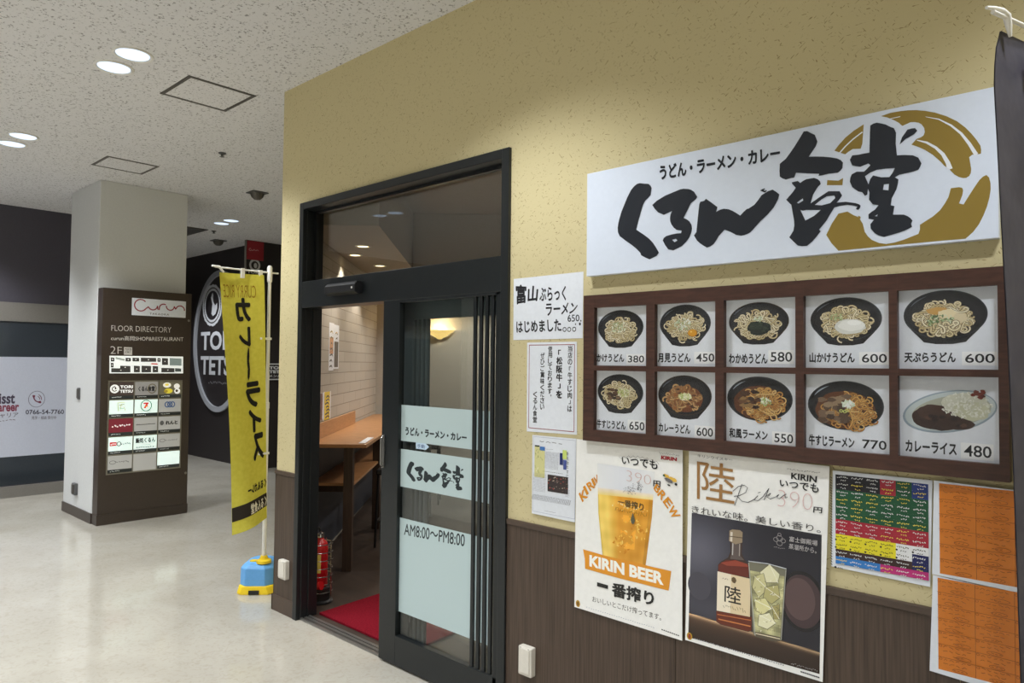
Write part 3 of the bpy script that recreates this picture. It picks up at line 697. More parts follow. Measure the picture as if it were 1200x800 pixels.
def bowl(k, cu, cv, ru, rv, kind, rr, deep=True, rim=(46, 44, 48)):
    B = (28, 26, 29); k.STEP = 2.5e-4
    if deep:                                    # tapering side of the bowl below the rim
        pts = [(cu-ru*0.99, cv-rv*0.05)]
        pts += [(cu-ru*0.80, cv-rv*0.62), (cu-ru*0.58, cv-rv*0.98), (cu-ru*0.50, cv-rv*1.12), (cu-ru*.2, cv-rv*1.2), (cu+ru*.2, cv-rv*1.2), (cu+ru*0.50, cv-rv*1.12), (cu+ru*0.58, cv-rv*0.98), (cu+ru*0.80, cv-rv*0.62), (cu+ru*0.99, cv-rv*0.05)]
        k.poly(pts, B)
    k.ell(cu, cv, ru, rv, rim, 44)
    k.ell(cu, cv, ru*0.965, rv*0.955, (20, 19, 22), 44)
    k.ell(cu, cv-rv*0.08, ru*0.86, rv*0.80, (32, 30, 33), 40)
    hl = [(cu+ru*0.9*math.cos(math.radians(a)), cv+rv*0.88*math.sin(math.radians(a))) for a in range(118, 160, 6)]
    k.line(hl, [ru*w for w in (.005,.02,.035,.04,.035,.025,.012,.004)][:len(hl)], (150, 160, 172) if not deep else (92, 96, 104))
    k.STEP = 3e-5
    iu, iv = (ru*0.64, rv*0.60) if deep else (ru*0.70, rv*0.68); cy = cv-rv*0.18
    if kind in ('plain', 'egg', 'wakame', 'yam', 'tempura', 'beef'):
        k.ell(cu, cy, iu, iv, (58, 44, 30), 34, jit=.02)
        noodles(k, cu, cy, iu, iv, 80, CREAM, ru*0.036, rr)
    if kind == 'plain':
        bits(k, cu-iu*.05, cy+iv*.3, iu*.55, iv*.5, 70, [(214,222,188),(176,190,140),(236,236,220),(150,160,112)], ru*.022, rr)
    elif kind == 'egg':
        bits(k, cu-iu*.1, cy+iv*.25, iu*.5, iv*.5, 70, [(206,216,190),(160,176,128),(236,236,226)], ru*.022, rr)
        k.ell(cu+iu*.5, cy-iv*.55, ru*.185, rv*.2, (186, 120, 24)); k.ell(cu+iu*.49, cy-iv*.53, ru*.165, rv*.18, (222, 158, 38)); k.ell(cu+iu*.42, cy-iv*.44, ru*.04, rv*.04, (246, 206, 110))
    elif kind == 'wakame':
        blob(k, cu+iu*.08, cy-iv*.28, iu*.62, iv*.60, (26, 34, 26)); blob(k, cu-iu*.1, cy-iv*.1, iu*.35, iv*.36, (38, 50, 36))
        for _ in range(16): 
            x, y = cu+iu*rr.uniform(-.4, .5), cy+iv*rr.uniform(-.7, .2); k.line([(x, y), (x+iu*.1, y+iv*.05), (x+iu*.18, y-iv*.03)], ru*.012, rr.choice([(70, 84, 58), (14, 20, 14)]))
        bits(k, cu+iu*.05, cy+iv*.5, iu*.25, iv*.2, 24, [(230,232,216),(190,200,160)], ru*.022, rr)
    elif kind == 'yam':
        blob(k, cu+iu*.22, cy-iv*.28, iu*.70, iv*.56, (222, 222, 214), .06); blob(k, cu+iu*.27, cy-iv*.2, iu*.56, iv*.42, (240, 240, 234), .07); blob(k, cu+iu*.4, cy-iv*.0, iu*.3, iv*.2, (250, 250, 246), .1)
        bits(k, cu-iu*.35, cy+iv*.45, iu*.3, iv*.25, 26, [(150,164,110),(190,200,150)], ru*.02, rr)
    elif kind == 'tempura':
        blob(k, cu-iu*.25, cy+iv*.55, iu*.42, iv*.26, (206, 160, 88), .12); blob(k, cu+iu*.36, cy+iv*.02, iu*.5, iv*.40, (226, 210, 172), .1); blob(k, cu+iu*.1, cy+iv*.35, iu*.35, iv*.3, (238, 222, 180), .12)
        bits(k, cu-iu*.1, cy-iv*.12, iu*.52, iv*.42, 90, [(108,132,82),(170,190,140),(222,226,196),(84,110,66)], ru*.02, rr)
        noodles(k, cu, cy-iv*.62, iu*.7, iv*.3, 14, CREAM, ru*0.045, rr)
    elif kind == 'beef':
        for _ in range(26): blob(k, cu-iu*rr.uniform(.05, .75), cy+iv*rr.uniform(-.35, .55), iu*.16, iv*.12, rr.choice([(92,66,44),(66,46,32),(124,96,68),(52,38,28)]), .25, 12)
        bits(k, cu+iu*.3, cy+iv*.25, iu*.4, iv*.4, 70, [(206,206,140),(168,180,100),(232,230,200)], ru*.022, rr)
    elif kind == 'curry':
        k.ell(cu, cy, iu*1.08, iv*1.1, (112, 62, 28), 36, jit=.02); blob(k, cu-iu*.1, cy+iv*.05, iu*.9, iv*.86, (132, 78, 36), .05)
        noodles(k, cu, cy, iu*.95, iv*.95, 26, [(186,138,84),(164,110,62),(206,164,108)], ru*0.045, rr)
        for _ in range(14): blob(k, cu+iu*rr.uniform(-.8, .8), cy+iv*rr.uniform(-.8, .8), iu*.12, iv*.09, rr.choice([(96,52,24),(74,42,22),(150,92,44)]), .2, 10)
        blob(k, cu+iu*.05, cy+iv*.2, iu*.40, iv*.26, (214, 214, 150), .16); bits(k, cu+iu*.05, cy+iv*.2, iu*.36, iv*.28, 60, [(228,230,180),(180,194,110),(240,240,214)], ru*.022, rr)
    elif kind in ('ramen', 'beeframen'):
        k.ell(cu, cy, iu*1.12, iv*1.12, (96, 54, 24), 36, jit=.02)
        noodles(k, cu+iu*.2, cy-iv*.1, iu*.85, iv*.95, 80, [(224,172,92),(206,148,70),(236,196,124),(190,126,54)], ru*0.028, rr)
        if kind == 'ramen':
            for _ in range(20): blob(k, cu+iu*rr.uniform(-.8, .1), cy+iv*rr.uniform(-.3, .75), iu*.17, iv*.13, rr.choice([(80,52,34),(112,78,48),(56,36,26),(150,116,70)]), .25, 12)
            bits(k, cu+iu*.3, cy+iv*.1, iu*.24, iv*.26, 44, [(222,226,190),(160,180,108),(240,240,226)], ru*.024, rr)
        else:
            for _ in range(34): blob(k, cu+iu*rr.uniform(-.95, .15), cy+iv*rr.uniform(-.8, .8), iu*.19, iv*.15, rr.choice([(120,96,74),(92,70,52),(150,126,98),(70,52,40)]), .25, 12)
            for q in ((.02, -.05), (-.12, -.02), (.1, .02)): k.ring(cu+iu*q[0], cy+iv*q[1]-iv*.05, ru*.04, rv*.05, ru*.022, (206, 216, 120), 12)
            bits(k, cu+iu*.15, cy+iv*.34, iu*.2, iv*.2, 50, [(240,242,236),(206,222,196),(226,234,214)], ru*.026, rr)

DISH = [('かけうどん', '380', 'plain', (.52,.385,.435,.335), (.06,.80,.60,.94), (.66,.82,.98,.965)),
        ('月見うどん', '450', 'egg', (.515,.36,.42,.345), (.06,.79,.61,.94), (.69,.79,1.0,.945)),
        ('わかめうどん', '580', 'wakame', (.50,.365,.42,.325), (.08,.80,.63,.95), (.66,.77,.97,.94)),
        ('山かけうどん', '600', 'yam', (.51,.375,.42,.34), (.075,.79,.62,.93), (.69,.80,.99,.945)),
        ('天ぷらうどん', '600', 'tempura', (.49,.36,.42,.35), (.075,.79,.60,.92), (.68,.80,.98,.94)),
        ('牛すじうどん', '650', 'beef', (.52,.375,.435,.34), (.07,.815,.63,.96), (.69,.80,.99,.965)),
        ('カレーうどん', '600', 'curry', (.51,.385,.44,.355), (.08,.80,.61,.94), (.70,.815,.98,.975)),
        ('和風ラーメン', '550', 'ramen', (.51,.36,.455,.315), (.085,.80,.63,.945), (.71,.82,.98,.975)),
        ('牛すじラーメン', '770', 'beeframen', (.50,.40,.445,.32), (.065,.805,.61,.955), (.69,.815,.98,.96)),
        ('カレーライス', '480', 'rice', (.52,.40,.46,.27), (.08,.79,.60,.935), (.66,.79,.94,.955))]
for i, (nm, pr, kind, (bx, by, bw, bh), (nx0, ny0, nx1, ny1), (px0, py0, px1, py1)) in enumerate(DISH):
    c0, c1 = cols[i % 5]; r0, r1 = rows[i//5]
    # the cards lie a little behind the frame's face, so they reach behind its bars
    card = MB().box((c0-0.012, 2.3735, r0-0.012), (c1+0.012, 2.3745, r1+0.012)).build('menu_card', M['paper'], menu)
    sx = (2.3735/YM); U0, U1 = c0*sx, c1*sx
    Z0, Z1 = CAM_H+(r0-CAM_H)*sx, CAM_H+(r1-CAM_H)*sx
    W, H = U1-U0, Z1-Z0
    X = lambda a: U0+W*a
    Y = lambda b: Z1-H*b
    P = front(2.3735); rr = random.Random(100+i)
    k = Ink(P, 0.0002)
    if kind == 'rice':
        k.ell(X(.52), Y(.42), W*.475, H*.245, (150, 166, 178), 44, rot=0.22); k.ell(X(.525), Y(.415), W*.455, H*.225, (196, 206, 206), 44, rot=0.22); k.ell(X(.54), Y(.42), W*.40, H*.185, (176, 178, 160), 44, rot=0.22)
        blob(k, X(.42), Y(.50), W*.27, H*.15, (56, 36, 30), .04, 30); blob(k, X(.58), Y(.56), W*.2, H*.07, (62, 40, 32), .05); blob(k, X(.38), Y(.44), W*.17, H*.10, (70, 46, 36), .06)
        blob(k, X(.68), Y(.32), W*.23, H*.13, (216, 216, 196), .06, 30); blob(k, X(.74), Y(.40), W*.18, H*.11, (206, 206, 176), .08); bits(k, X(.70), Y(.34), W*.25, H*.15, 240, [(238,238,226),(214,214,196),(228,228,212)], W*.008, rr)
        for _ in range(12): blob(k, X(.80)+W*rr.uniform(-.05, .06), Y(.20)+H*rr.uniform(-.04, .04), W*.025, H*.02, rr.choice([(110,42,24),(86,30,18)]), .2, 10)
        for _ in range(8): blob(k, X(rr.uniform(.3, .7)), Y(rr.uniform(.47, .6)), W*.035, H*.025, rr.choice([(88,60,46),(46,30,26)]), .2, 10)
    else:
        bowl(k, X(bx), Y(by-(.0 if kind in ('ramen', 'beeframen') else .03)), W*bw, H*bh*(1.0 if kind in ('ramen', 'beeframen') else .86), kind, rr, kind not in ('ramen', 'beeframen'), (60, 44, 34) if kind in ('wakame', 'curry') else (48, 50, 56))
    k.build('dish_photo', M['print'], card)
    k = Ink(P, 0.0004); k.text(nm, X(nx0), Y(ny1), X(nx1), Y(ny0), (26, 26, 30), 0.036); k.build('dish_name', M['print'], card)
    k = Ink(P, 0.0005)
    if pr != '770': k.rect(X(px0)-W*.02, Y(py1)-H*.01, X(px1)+W*.01, Y(py0)+H*.015, (246, 247, 248))
    k.text(pr, X(px0)+W*.01, Y(py1)+H*.02, X(px1)-W*.01, Y(py0)-H*.01, (26, 26, 30), 0.012); k.build('price_tag', M['print'], card)

# ---------------------------------------------------------------- papers and posters on the shop front
def sheet(name, px, y, label, cat, mat='paper', group=None, thick=0.0012):
    P = front(y)
    q = [P.uv(p) for p in px]
    us = [a for a, _ in q]; vs = [b for _, b in q]
    mb = MB().prism(P, q, 0, -thick)
    o = tag(mb.build(name, M[mat]), label, cat, group)
    return o, P, q
def scribble(k, u0, v0, u1, v1, n, col, wd, rr, rows=1):
    """rows of tiny illegible print"""
    for r in range(rows):
        vv = v1-(v1-v0)*(r+.5)/rows
        for i in range(n):
            a = u0+(u1-u0)*(i+rr.uniform(.08, .2))/n; b = u0+(u1-u0)*(i+rr.uniform(.65, .92))/n
            h = (v1-v0)/rows*0.3
            k.line([(a, vv+rr.uniform(-h, h)), ((a+b)/2, vv+rr.uniform(-h, h)), (b, vv+rr.uniform(-h, h))], wd, col)

YP = 2.3885
# handwritten ramen notice
o, P, q = sheet('handwritten_notice', [(602, 326.8), (683.6, 318.1), (682.7, 396.2), (601.5, 398.4)], YP, 'white handwritten notice with brush text above the red-bordered notice beside the door', 'notice')
k = Ink(P); Z = lambda p: zc(597, 315, 8.89, p); K_ = (34, 34, 40)
k.ptext('富山', Z([(65, 160), (305, 175), (290, 335), (70, 372)]), K_, 0.03)
k.ptext('ぶらっく', Z([(310, 190), (590, 175), (590, 330), (315, 340)]), K_, 0.025)
k.ptext('ラーメン', Z([(375, 360), (720, 345), (690, 465), (385, 490)]), K_, 0.025)
k.ptext('はじめました', Z([(70, 545), (535, 520), (545, 650), (75, 668)]), K_, 0.028)
for x, y in ((575, 630), (623, 630), (675, 628)):
    c = P.uv(Z([(x, y)])[0]); k.ring(c[0], c[1], .0088, .0088, .0035, K_, 16)
k.ptext('650', Z([(605, 475), (730, 475), (730, 545), (608, 552)]), K_, 0.008)
for x, y, r in ((690, 575, .003), (735, 573, .005), (745, 540, .003)):
    c = P.uv(Z([(x, y)])[0]); k.ell(c[0], c[1], r, r*1.3, K_, 10)
k.build('brush_text', M['print'], o)

# red-bordered beef notice
o, P, q = sheet('printed_notice', [(617.8, 401.3), (676, 400.2), (676, 509.3), (617.2, 505.3)], YP, 'white notice with thin red border and five upright lines of Japanese text', 'notice')
k = Ink(P); u0, v0, u1, v1 = q[3][0], q[2][1], q[1][0], q[0][1]
b = 0.0115; RD = (150, 38, 52)
for a, c in (((u0+b, v0+b), (u1-b, v0+b)), ((u1-b, v0+b), (u1-b, v1-b)), ((u1-b, v1-b), (u0+b, v1-b)), ((u0+b, v1-b), (u0+b, v0+b))): k.line([a, c], 0.0028, RD)
k.build('red_border', M['print'], o)
Z = lambda x, y: P.uv(zc(610, 395, 6.667, [(x, y)])[0])
for s, x, ya, yb, wd, bo in (('当店の「牛すじ肉」は', 388, 62, 585, .024, .02), ('「松阪牛」を', 305, 85, 480, .034, .035), ('使用しております。', 232, 68, 492, .024, .018), ('ぜひご賞味ください', 173, 118, 568, .024, .018), ('くるん食堂', 115, 422, 668, .024, .018)):
    k = Ink(P, 0.00044); ua, va = Z(x, ya); _, vb = Z(x, yb); k.vtext(s, ua, va, vb, wd, (34, 32, 36), bo); k.build('text_column', M['print'], o)

# newspaper cutting
o, P, q = sheet('newspaper_cutting', [(623.9, 509.4), (675.4, 513.9), (673.6, 611.9), (623.2, 601.2)], YP-0.006, 'laminated newspaper cutting with small photo, below the red-bordered notice', 'newspaper cutting')
rr = random.Random(3); k = Ink(P); Zp = lambda x, y: P.uv(zc(617, 505, 7.28, [(x, y)])[0])
(a0, b1), (a1, b0) = Zp(60, 45), Zp(412, 750)
for a, c in (((a0, b0), (a1, b0)), ((a1, b0), (a1, b1)), ((a1, b1), (a0, b1)), ((a0, b1), (a0, b0))): k.line([a, c], 0.0012, (170, 172, 190))
def zone(x0, y0, x1, y1): (a, d), (c, e) = Zp(x0, y0), Zp(x1, y1); return a, e, c, d
k.rect(*zone(70, 128, 155, 400), (216, 212, 150)); k.rect(*zone(115, 130, 158, 168), (70, 120, 190)); k.rect(*zone(72, 118, 112, 134), (40, 40, 46))
for _ in range(22):
    a, e, c, d = zone(72, 140, 150, 350); x, y = rr.uniform(a, c), rr.uniform(e, d); k.line([(x, y), (x+rr.uniform(-.006, .006), y+rr.uniform(-.012, .012))], .0016, rr.choice([(250, 248, 226), (120, 130, 60), (60, 70, 60)]))
k.rect(*zone(285, 185, 312, 290), (40, 52, 110)); k.rect(*zone(315, 245, 342, 330), (70, 84, 150)); k.rect(*zone(310, 160, 345, 240), (206, 222, 120))
k.rect(*zone(182, 368, 355, 540), (58, 48, 48))
a, e, c, d = zone(185, 372, 352, 536)
for _ in range(60):
    x, y = rr.uniform(a, c), rr.uniform(e+(d-e)*.1, d); s = rr.uniform(.001, .004); k.ell(x, y, s, s*.7, rr.choice([(150, 120, 104), (90, 78, 74), (206, 190, 176), (36, 32, 34), (170, 70, 66)]), 8)
for z, n, rws in (((160, 170, 280, 330), 12, 16), ((70, 350, 178, 520), 11, 16), ((70, 530, 400, 630), 30, 11), ((360, 490, 400, 560), 4, 6)): scribble(k, *zone(*z), n, (104, 104, 110), .0010, rr, rws)
scribble(k, *zone(180, 335, 340, 360), 12, (60, 60, 64), .0016, rr); scribble(k, *zone(140, 75, 350, 115), 4, (50, 50, 54), .002, rr); scribble(k, *zone(185, 668, 280, 692), 9, (70, 70, 74), .0012, rr); scribble(k, *zone(178, 140, 260, 160), 8, (90, 90, 94), .001, rr)
ua, va = Zp(383, 170); _, vb = Zp(383, 480); k.vtext('新名物牛すじ丼発', ua, va, vb, .011, (40, 40, 44), .01)
k.build('newsprint', M['gloss_print'], o)

# beer poster
YQ = 2.375
o, P, q = sheet('beer_poster', [(675.6, 514.2), (800, 526), (799.4, 750.5), (673, 710.8)], YQ, 'beer poster with glass of amber beer and orange ribbon, half over the brown wainscot', 'poster', 'poster_paper')
rr = random.Random(5)
Z1 = lambda x, y: zc(672, 510, 6.154, [(x, y)])[0]
Z2 = lambda x, y: zc(672, 620, 5.926, [(x, y)])[0]
k = Ink(P)
def beer(s, t):
    n = math.sin(s*9+t*13)*math.sin(t*31-s*6)+.6*math.sin(s*23-t*7)*math.sin(t*11+s*15)
    if t > 0.69:
        if t < 0.76:                            # foam line
            f = (t-.69)/.07; return tuple(int(v) for v in (246-6*f+4*n, 222+4*f+6*n, 140+80*f+8*n))
        f = abs(s-.45)*2; return (228+int(8*f), 230+int(7*f), 236)
    base = (238, 186, 58) if s < .30 else (226, 150, 34)
    w_ = min(1, max(0, (s-.18)/.22)); base = tuple(x*(1-w_)+y*w_ for x, y in zip((248, 212, 104), (226, 158, 48)))
    k_ = 1.0+.10*(t-.4)-(.10 if s > .93 or s < .03 else 0)+(.10 if .44 < s < .72 and .16 < t < .5 and n > .25 else 0)
    return tuple(max(0, min(255, int(v*k_+n*9))) for v in base)
k.field([P.uv(Z2(205, 215)), P.uv(Z1(180, 560)), P.uv(Z1(172, 200))], [P.uv(Z2(500, 262)), P.uv(Z1(566, 590)), P.uv(Z1(588, 262))], 44, 90, beer)
bits(k, *P.uv(Z1(400, 520)), .085, .016, 50, [(252, 232, 170), (250, 214, 110), (240, 190, 70)], .0022, rr, 1.6)
for cx_, cy_ in ((430, 640), (370, 740), (350, 790), (470, 690)):
    c = P.uv(Z1(cx_, cy_)); bits(k, c[0], c[1], .04, .035, 16, [(246, 196, 80), (206, 128, 20), (250, 210, 110)], .0028, rr, 2.4)
k.build('beer_glass', M['gloss_print'], o)
k = Ink(P, 0.00088)
k.ptext('一番搾り', [Z1(320, 452), Z1(510, 490), Z1(505, 548), Z1(325, 500)], (86, 66, 30), 0.03)
k.build('glass_lettering', M['gloss_print'], o); k = Ink(P, 0.00132)
for x, y, sx_, sy_ in ((435, 385, 70, 34), (400, 400, 40, 24), (470, 360, 30, 22)):  # small engraved creature crest on the glass
    c = P.uv(Z1(x, y))
    for _ in range(26):
        a = rr.uniform(0, 6.28); p_ = (c[0]+sx_*.00062*math.cos(a)*rr.random(), c[1]+sy_*.00062*math.sin(a)*rr.random())
        k.line([p_, (p_[0]+rr.uniform(-.007, .007), p_[1]+rr.uniform(-.005, .005))], .0014, (96, 92, 96))
scribble(k, *[v for p_ in (Z1(300, 560), Z1(540, 540)) for v in P.uv(p_)], 14, (150, 104, 26), .002, rr, 1)
c = P.uv(Z1(432, 600)); k.poly([(c[0], c[1]+.024), (c[0]+.010, c[1]-.006), (c[0]+.006, c[1]-.018), (c[0], c[1]-.021), (c[0]-.006, c[1]-.018), (c[0]-.010, c[1]-.006)], (96, 92, 70))
k.build('crest_print', M['gloss_print'], o)
k = Ink(P, 0.00121); OR = (222, 146, 36)
k.poly([P.uv(Z2(*p)) for p in ((68, 138), (240, 188), (400, 222), (540, 258), (680, 290), (672, 355), (662, 425), (500, 384), (330, 342), (200, 306), (82, 272), (80, 205))], (226, 150, 40))
k.ptext('KIRIN BEER', [Z2(112, 176), Z2(628, 300), Z2(628, 388), Z2(112, 256)], (250, 248, 240), 0.045)
k.build('orange_ribbon', M['gloss_print'], o)
k = Ink(P, 0.00143)
for ch, pts in zip('KIRIN', (((38, 420), (84, 380), (108, 442), (66, 482)), ((70, 372), (84, 360), (112, 418), (98, 432)), ((92, 350), (130, 318), (160, 372), (122, 402)), ((128, 316), (142, 306), (164, 356), (150, 368)), ((146, 302), (172, 280), (173, 345), (164, 350)))):
    k.ptext(ch, [Z1(*p) for p in pts], OR, 0.03)
k.build('arched_lettering', M['gloss_print'], o); k = Ink(P, .00143)
for ch, pts in zip('BREW', (((600, 345), (640, 385), (602, 425), (578, 380)), ((640, 388), (682, 432), (640, 472), (604, 428)), ((684, 440), (722, 490), (680, 530), (644, 478)), ((722, 500), (776, 580), (716, 604), (682, 535)))):
    k.ptext(ch, [Z1(*p) for p in pts], OR, 0.03)
k.build('arched_lettering', M['gloss_print'], o); k = Ink(P, 0.00143)
k.ptext('KIRIN', [Z1(634, 144), Z1(748, 160), Z1(746, 186), Z1(632, 172)], (176, 34, 48), 0.05)
k.build('maker_name', M['gloss_print'], o); k = Ink(P, .00143)
scribble(k, *[v for p_ in (Z1(615, 142), Z1(765, 128)) for v in P.uv(p_)], 16, (120, 116, 112), .0012, rr)
k.build('maker_tagline', M['gloss_print'], o); k = Ink(P, 0.00187)
k.ptext('いつでも', [Z1(350, 148), Z1(608, 178), Z1(608, 246), Z1(352, 206)], (30, 30, 32), 0.02)
cl = [P.uv(Z1(330+i*17, 160-24*math.sin(i*.19)+i*2.2+(10 if i % 2 else -6))) for i in range(18)]; k.line(cl, .0014, (150, 146, 144))
k.ptext('390', [Z1(385, 250), Z1(562, 290), Z1(560, 356), Z1(385, 326)], (216, 176, 168), -0.03)
k.ptext('円', [Z1(578, 322), Z1(630, 330), Z1(628, 376), Z1(576, 366)], (36, 34, 34), 0.02)
k.build('price_note', M['gloss_print'], o); k = Ink(P, 0.00231)
for x, y, sx_, sy_, c_ in ((672, 292, .013, .006, (226, 180, 70)), (718, 318, .016, .008, (230, 186, 76)), (690, 326, .018, .007, (110, 108, 110)), (655, 288, .005, .004, (70, 96, 70)), (742, 352, .006, .005, (40, 40, 40)), (690, 358, .007, .003, (40, 40, 40))):
    c = P.uv(Z1(x, y)); k.ell(c[0], c[1], sx_, sy_, c_, 16, rot=-.3, jit=.15)
k.build('crest', M['gloss_print'], o)
k = Ink(P, 0.00165)
k.poly([P.uv(Z2(*p)) for p in ((166, 366), (242, 388), (241, 414), (165, 394))], (34, 34, 34))
k.ptext('番搾り', [Z2(268, 362), Z2(560, 432), Z2(560, 534), Z2(268, 464)], (34, 34, 34), 0.032)
k.build('brand_lettering', M['gloss_print'], o); k = Ink(P, 0.00055)
k.ptext('おいしいとこだけ搾ってます。', [Z2(132, 462), Z2(610, 590), Z2(610, 634), Z2(132, 502)], (70, 62, 56), 0.004)
k.build('slogan', M['gloss_print'], o); k = Ink(P, 0.00055)
for i in range(30):
    x = 90+i*16; p_ = P.uv(Z2(x, 540+(x-90)*.30)); k.line([p_, (p_[0]+.005, p_[1]+rr.uniform(-.002, .002))], .0016, (150, 158, 180))
k.build('footer_text', M['gloss_print'], o); k = Ink(P, .00055)
for i in range(9): p_ = P.uv(Z2(612+i*14, 694+i*5)); k.line([p_, (p_[0]+.006, p_[1]-.001)], .004, (70, 70, 74))
k.build('company_text', M['gloss_print'], o); k = Ink(P, .00055)
c = P.uv(Z2(32, 515)); k.ell(c[0], c[1], .011, .014, (188, 148, 40)); k.ell(c[0], c[1], .006, .009, (120, 84, 30), jit=.2)
k.build('gold_seal', M['gloss_print'], o)

# whisky poster
o, P, q = sheet('whisky_poster', [(807.5, 527.7), (972.1, 546.3), (964, 799), (803, 749.4)], YQ-0.001, 'whisky poster with dark photo of a bottle and an iced highball glass', 'poster', 'poster_paper')
rr = random.Random(6)
Z3 = lambda x, y: zc(802, 525, 6.936, [(x, y)])[0]
Z4 = lambda x, y: zc(802, 600, 4, [(x, y)])[0]
k = Ink(P)
def dark(s, t):
    edge = .197-.04*s; e = edge-t
    if e > 0:
        near = math.exp(-(e/.022)**2); wide = math.exp(-(e/.09)**2)*math.exp(-((s-.1)/.55)**2)
        g = 1.0 if e > .006 else e/.006
        return (52+int(g*(150*near+40*wide)), 38+int(g*(132*near+30*wide)), 30+int(g*(100*near+22*wide)))
    lo = math.exp(-((s-.05)/.35)**2-((t-.72)/.30)**2)*62+math.exp(-((s-.15)/.4)**2-((t-.25)/.12)**2)*26
    return (38+int(lo), 37+int(lo), 45+int(lo*1.08))
k.field([P.uv(Z4(18, 585)), P.uv(Z4(35, 2))], [P.uv(Z4(634, 758)), P.uv(Z4(644, 106))], 90, 130, dark)
c = P.uv(Z4(552, 418)); ue = P.uv(Z4(637, 430))[0]
for ox, oy, ra, rb_, cc in ((0, 0, .075, .098, (30, 27, 31)), (0, 0, .064, .086, (70, 54, 56)), (-.008, .006, .05, .068, (92, 72, 72))):
    k.poly([(min(c[0]+ox+ra*math.cos(i*math.pi/24), ue), c[1]+oy+rb_*math.sin(i*math.pi/24)) for i in range(48)], cc)
c = P.uv(Z4(70, 345)); k.ell(c[0], c[1], .045, .05, (74, 72, 82), 30)
k.build('dark_photo', M['gloss_print'], o)
k = Ink(P, 0.00088)
zz = lambda pts: [P.uv(Z4(*p)) for p in pts]
k.poly(zz([(215, 135), (272, 140), (270, 195), (285, 225), (300, 240), (318, 262), (316, 555), (300, 560), (170, 526), (150, 512), (158, 246), (170, 232), (205, 212), (216, 185)]), (66, 50, 44))
k.poly(zz([(160, 246), (195, 224), (240, 224), (296, 242), (303, 268), (302, 305), (160, 282)]), (104, 42, 32)); k.poly(zz([(170, 236), (240, 224), (296, 243), (300, 256), (200, 250)]), (150, 66, 48))
k.poly(zz([(150, 462), (316, 490), (315, 553), (298, 558), (172, 524), (151, 510)]), (104, 46, 30)); k.pline([Z4(160, 500), Z4(310, 534)], .004, (204, 124, 66)); k.pline([Z4(155, 478), Z4(312, 506)], .003, (196, 110, 60))
k.poly(zz([(156, 276), (312, 312), (308, 490), (152, 460)]), (226, 206, 168)); k.poly(zz([(156, 276), (220, 291), (216, 472), (152, 460)]), (240, 228, 204))
k.poly(zz([(222, 140), (266, 143), (264, 205), (282, 225), (215, 218), (222, 190)]), (96, 84, 80)); k.pline([Z4(228, 145), Z4(226, 200)], .004, (196, 192, 188)); k.pline([Z4(260, 148), Z4(258, 205)], .003, (170, 160, 150))
k.poly(zz([(212, 86), (226, 80), (262, 84), (274, 94), (272, 142), (240, 150), (210, 134)]), (150, 132, 108)); k.pline([Z4(222, 92), Z4(220, 136)], .008, (214, 204, 188)); k.pline([Z4(211, 112), Z4(273, 120)], .003, (96, 80, 62))
k.ptext('陸', [Z4(190, 340), Z4(268, 356), Z4(266, 436), Z4(188, 418)], (44, 38, 34), 0.008)
c = P.uv(Z4(233, 318)); k.ell(c[0], c[1], .009, .010, (96, 78, 54), jit=.15)
scribble(k, *[v for p_ in (Z4(180, 452), Z4(290, 446)) for v in P.uv(p_)], 10, (110, 92, 70), .0014, rr); scribble(k, *[v for p_ in (Z4(178, 314), Z4(210, 308)) for v in P.uv(p_)], 3, (110, 92, 70), .0014, rr)
k.build('whisky_bottle', M['gloss_print'], o)
k = Ink(P, 0.00143)
k.poly(zz([(302, 228), (480, 264), (456, 600), (420, 604), (336, 582), (322, 565)]), (120, 118, 100))
k.field([P.uv(Z4(332, 560)), P.uv(Z4(308, 272))], [P.uv(Z4(450, 590)), P.uv(Z4(470, 300))], 16, 24, lambda s, t: tuple(int(v*(0.86+.2*math.sin(s*7+t*11)*math.sin(t*17-s*4))) for v in (206, 202, 150)))
for pts, c_ in ((((400, 242), (448, 290), (440, 330), (370, 330), (355, 280)), (228, 224, 186)), (((330, 300), (372, 285), (392, 360), (350, 400), (318, 350)), (206, 200, 148)), (((380, 350), (440, 340), (450, 400), (410, 430), (370, 400)), (186, 178, 120)), (((330, 410), (380, 400), (410, 450), (370, 480), (335, 460)), (222, 216, 158)), (((350, 480), (400, 470), (430, 520), (390, 548), (345, 530)), (232, 228, 190)), (((410, 440), (448, 430), (446, 500), (420, 500)), (170, 160, 104))):
    k.poly(zz(pts), c_); k.pline([Z4(*p) for p in pts+(pts[0],)], .0022, (110, 106, 80)); k.pline([Z4(*pts[0]), Z4(*pts[2])], .0018, (250, 248, 230))
for _ in range(60):
    x, y = rr.uniform(325, 455), rr.uniform(285, 560); k.pline([Z4(x, y), Z4(x+rr.uniform(-14, 14), y+rr.uniform(-10, 10))], .0018, rr.choice([(250, 248, 226), (120, 116, 84), (226, 220, 170), (150, 142, 96)]))
k.pline([Z4(302, 228), Z4(392, 240), Z4(480, 264)], .003, (196, 200, 204)); k.pline([Z4(304, 236), Z4(334, 575)], .003, (190, 190, 176)); k.pline([Z4(478, 270), Z4(456, 596)], .003, (160, 160, 150))
k.poly(zz([(332, 558), (452, 584), (450, 602), (420, 604), (338, 582)]), (96, 86, 70)); k.pline([Z4(336, 566), Z4(450, 592)], .003, (226, 214, 180))
k.build('highball_glass', M['gloss_print'], o)
k = Ink(P, 0.00176)
k.ptext('陸', [Z3(104, 92), Z3(418, 140), Z3(408, 460), Z3(104, 410)], (160, 118, 70), 0.0)
k.build('title_character', M['gloss_print'], o); k = Ink(P, 0.00110)
k.ptext('キリンウイスキー', [Z3(108, 48), Z3(392, 86), Z3(392, 108), Z3(108, 72)], (96, 92, 88), 0.0)
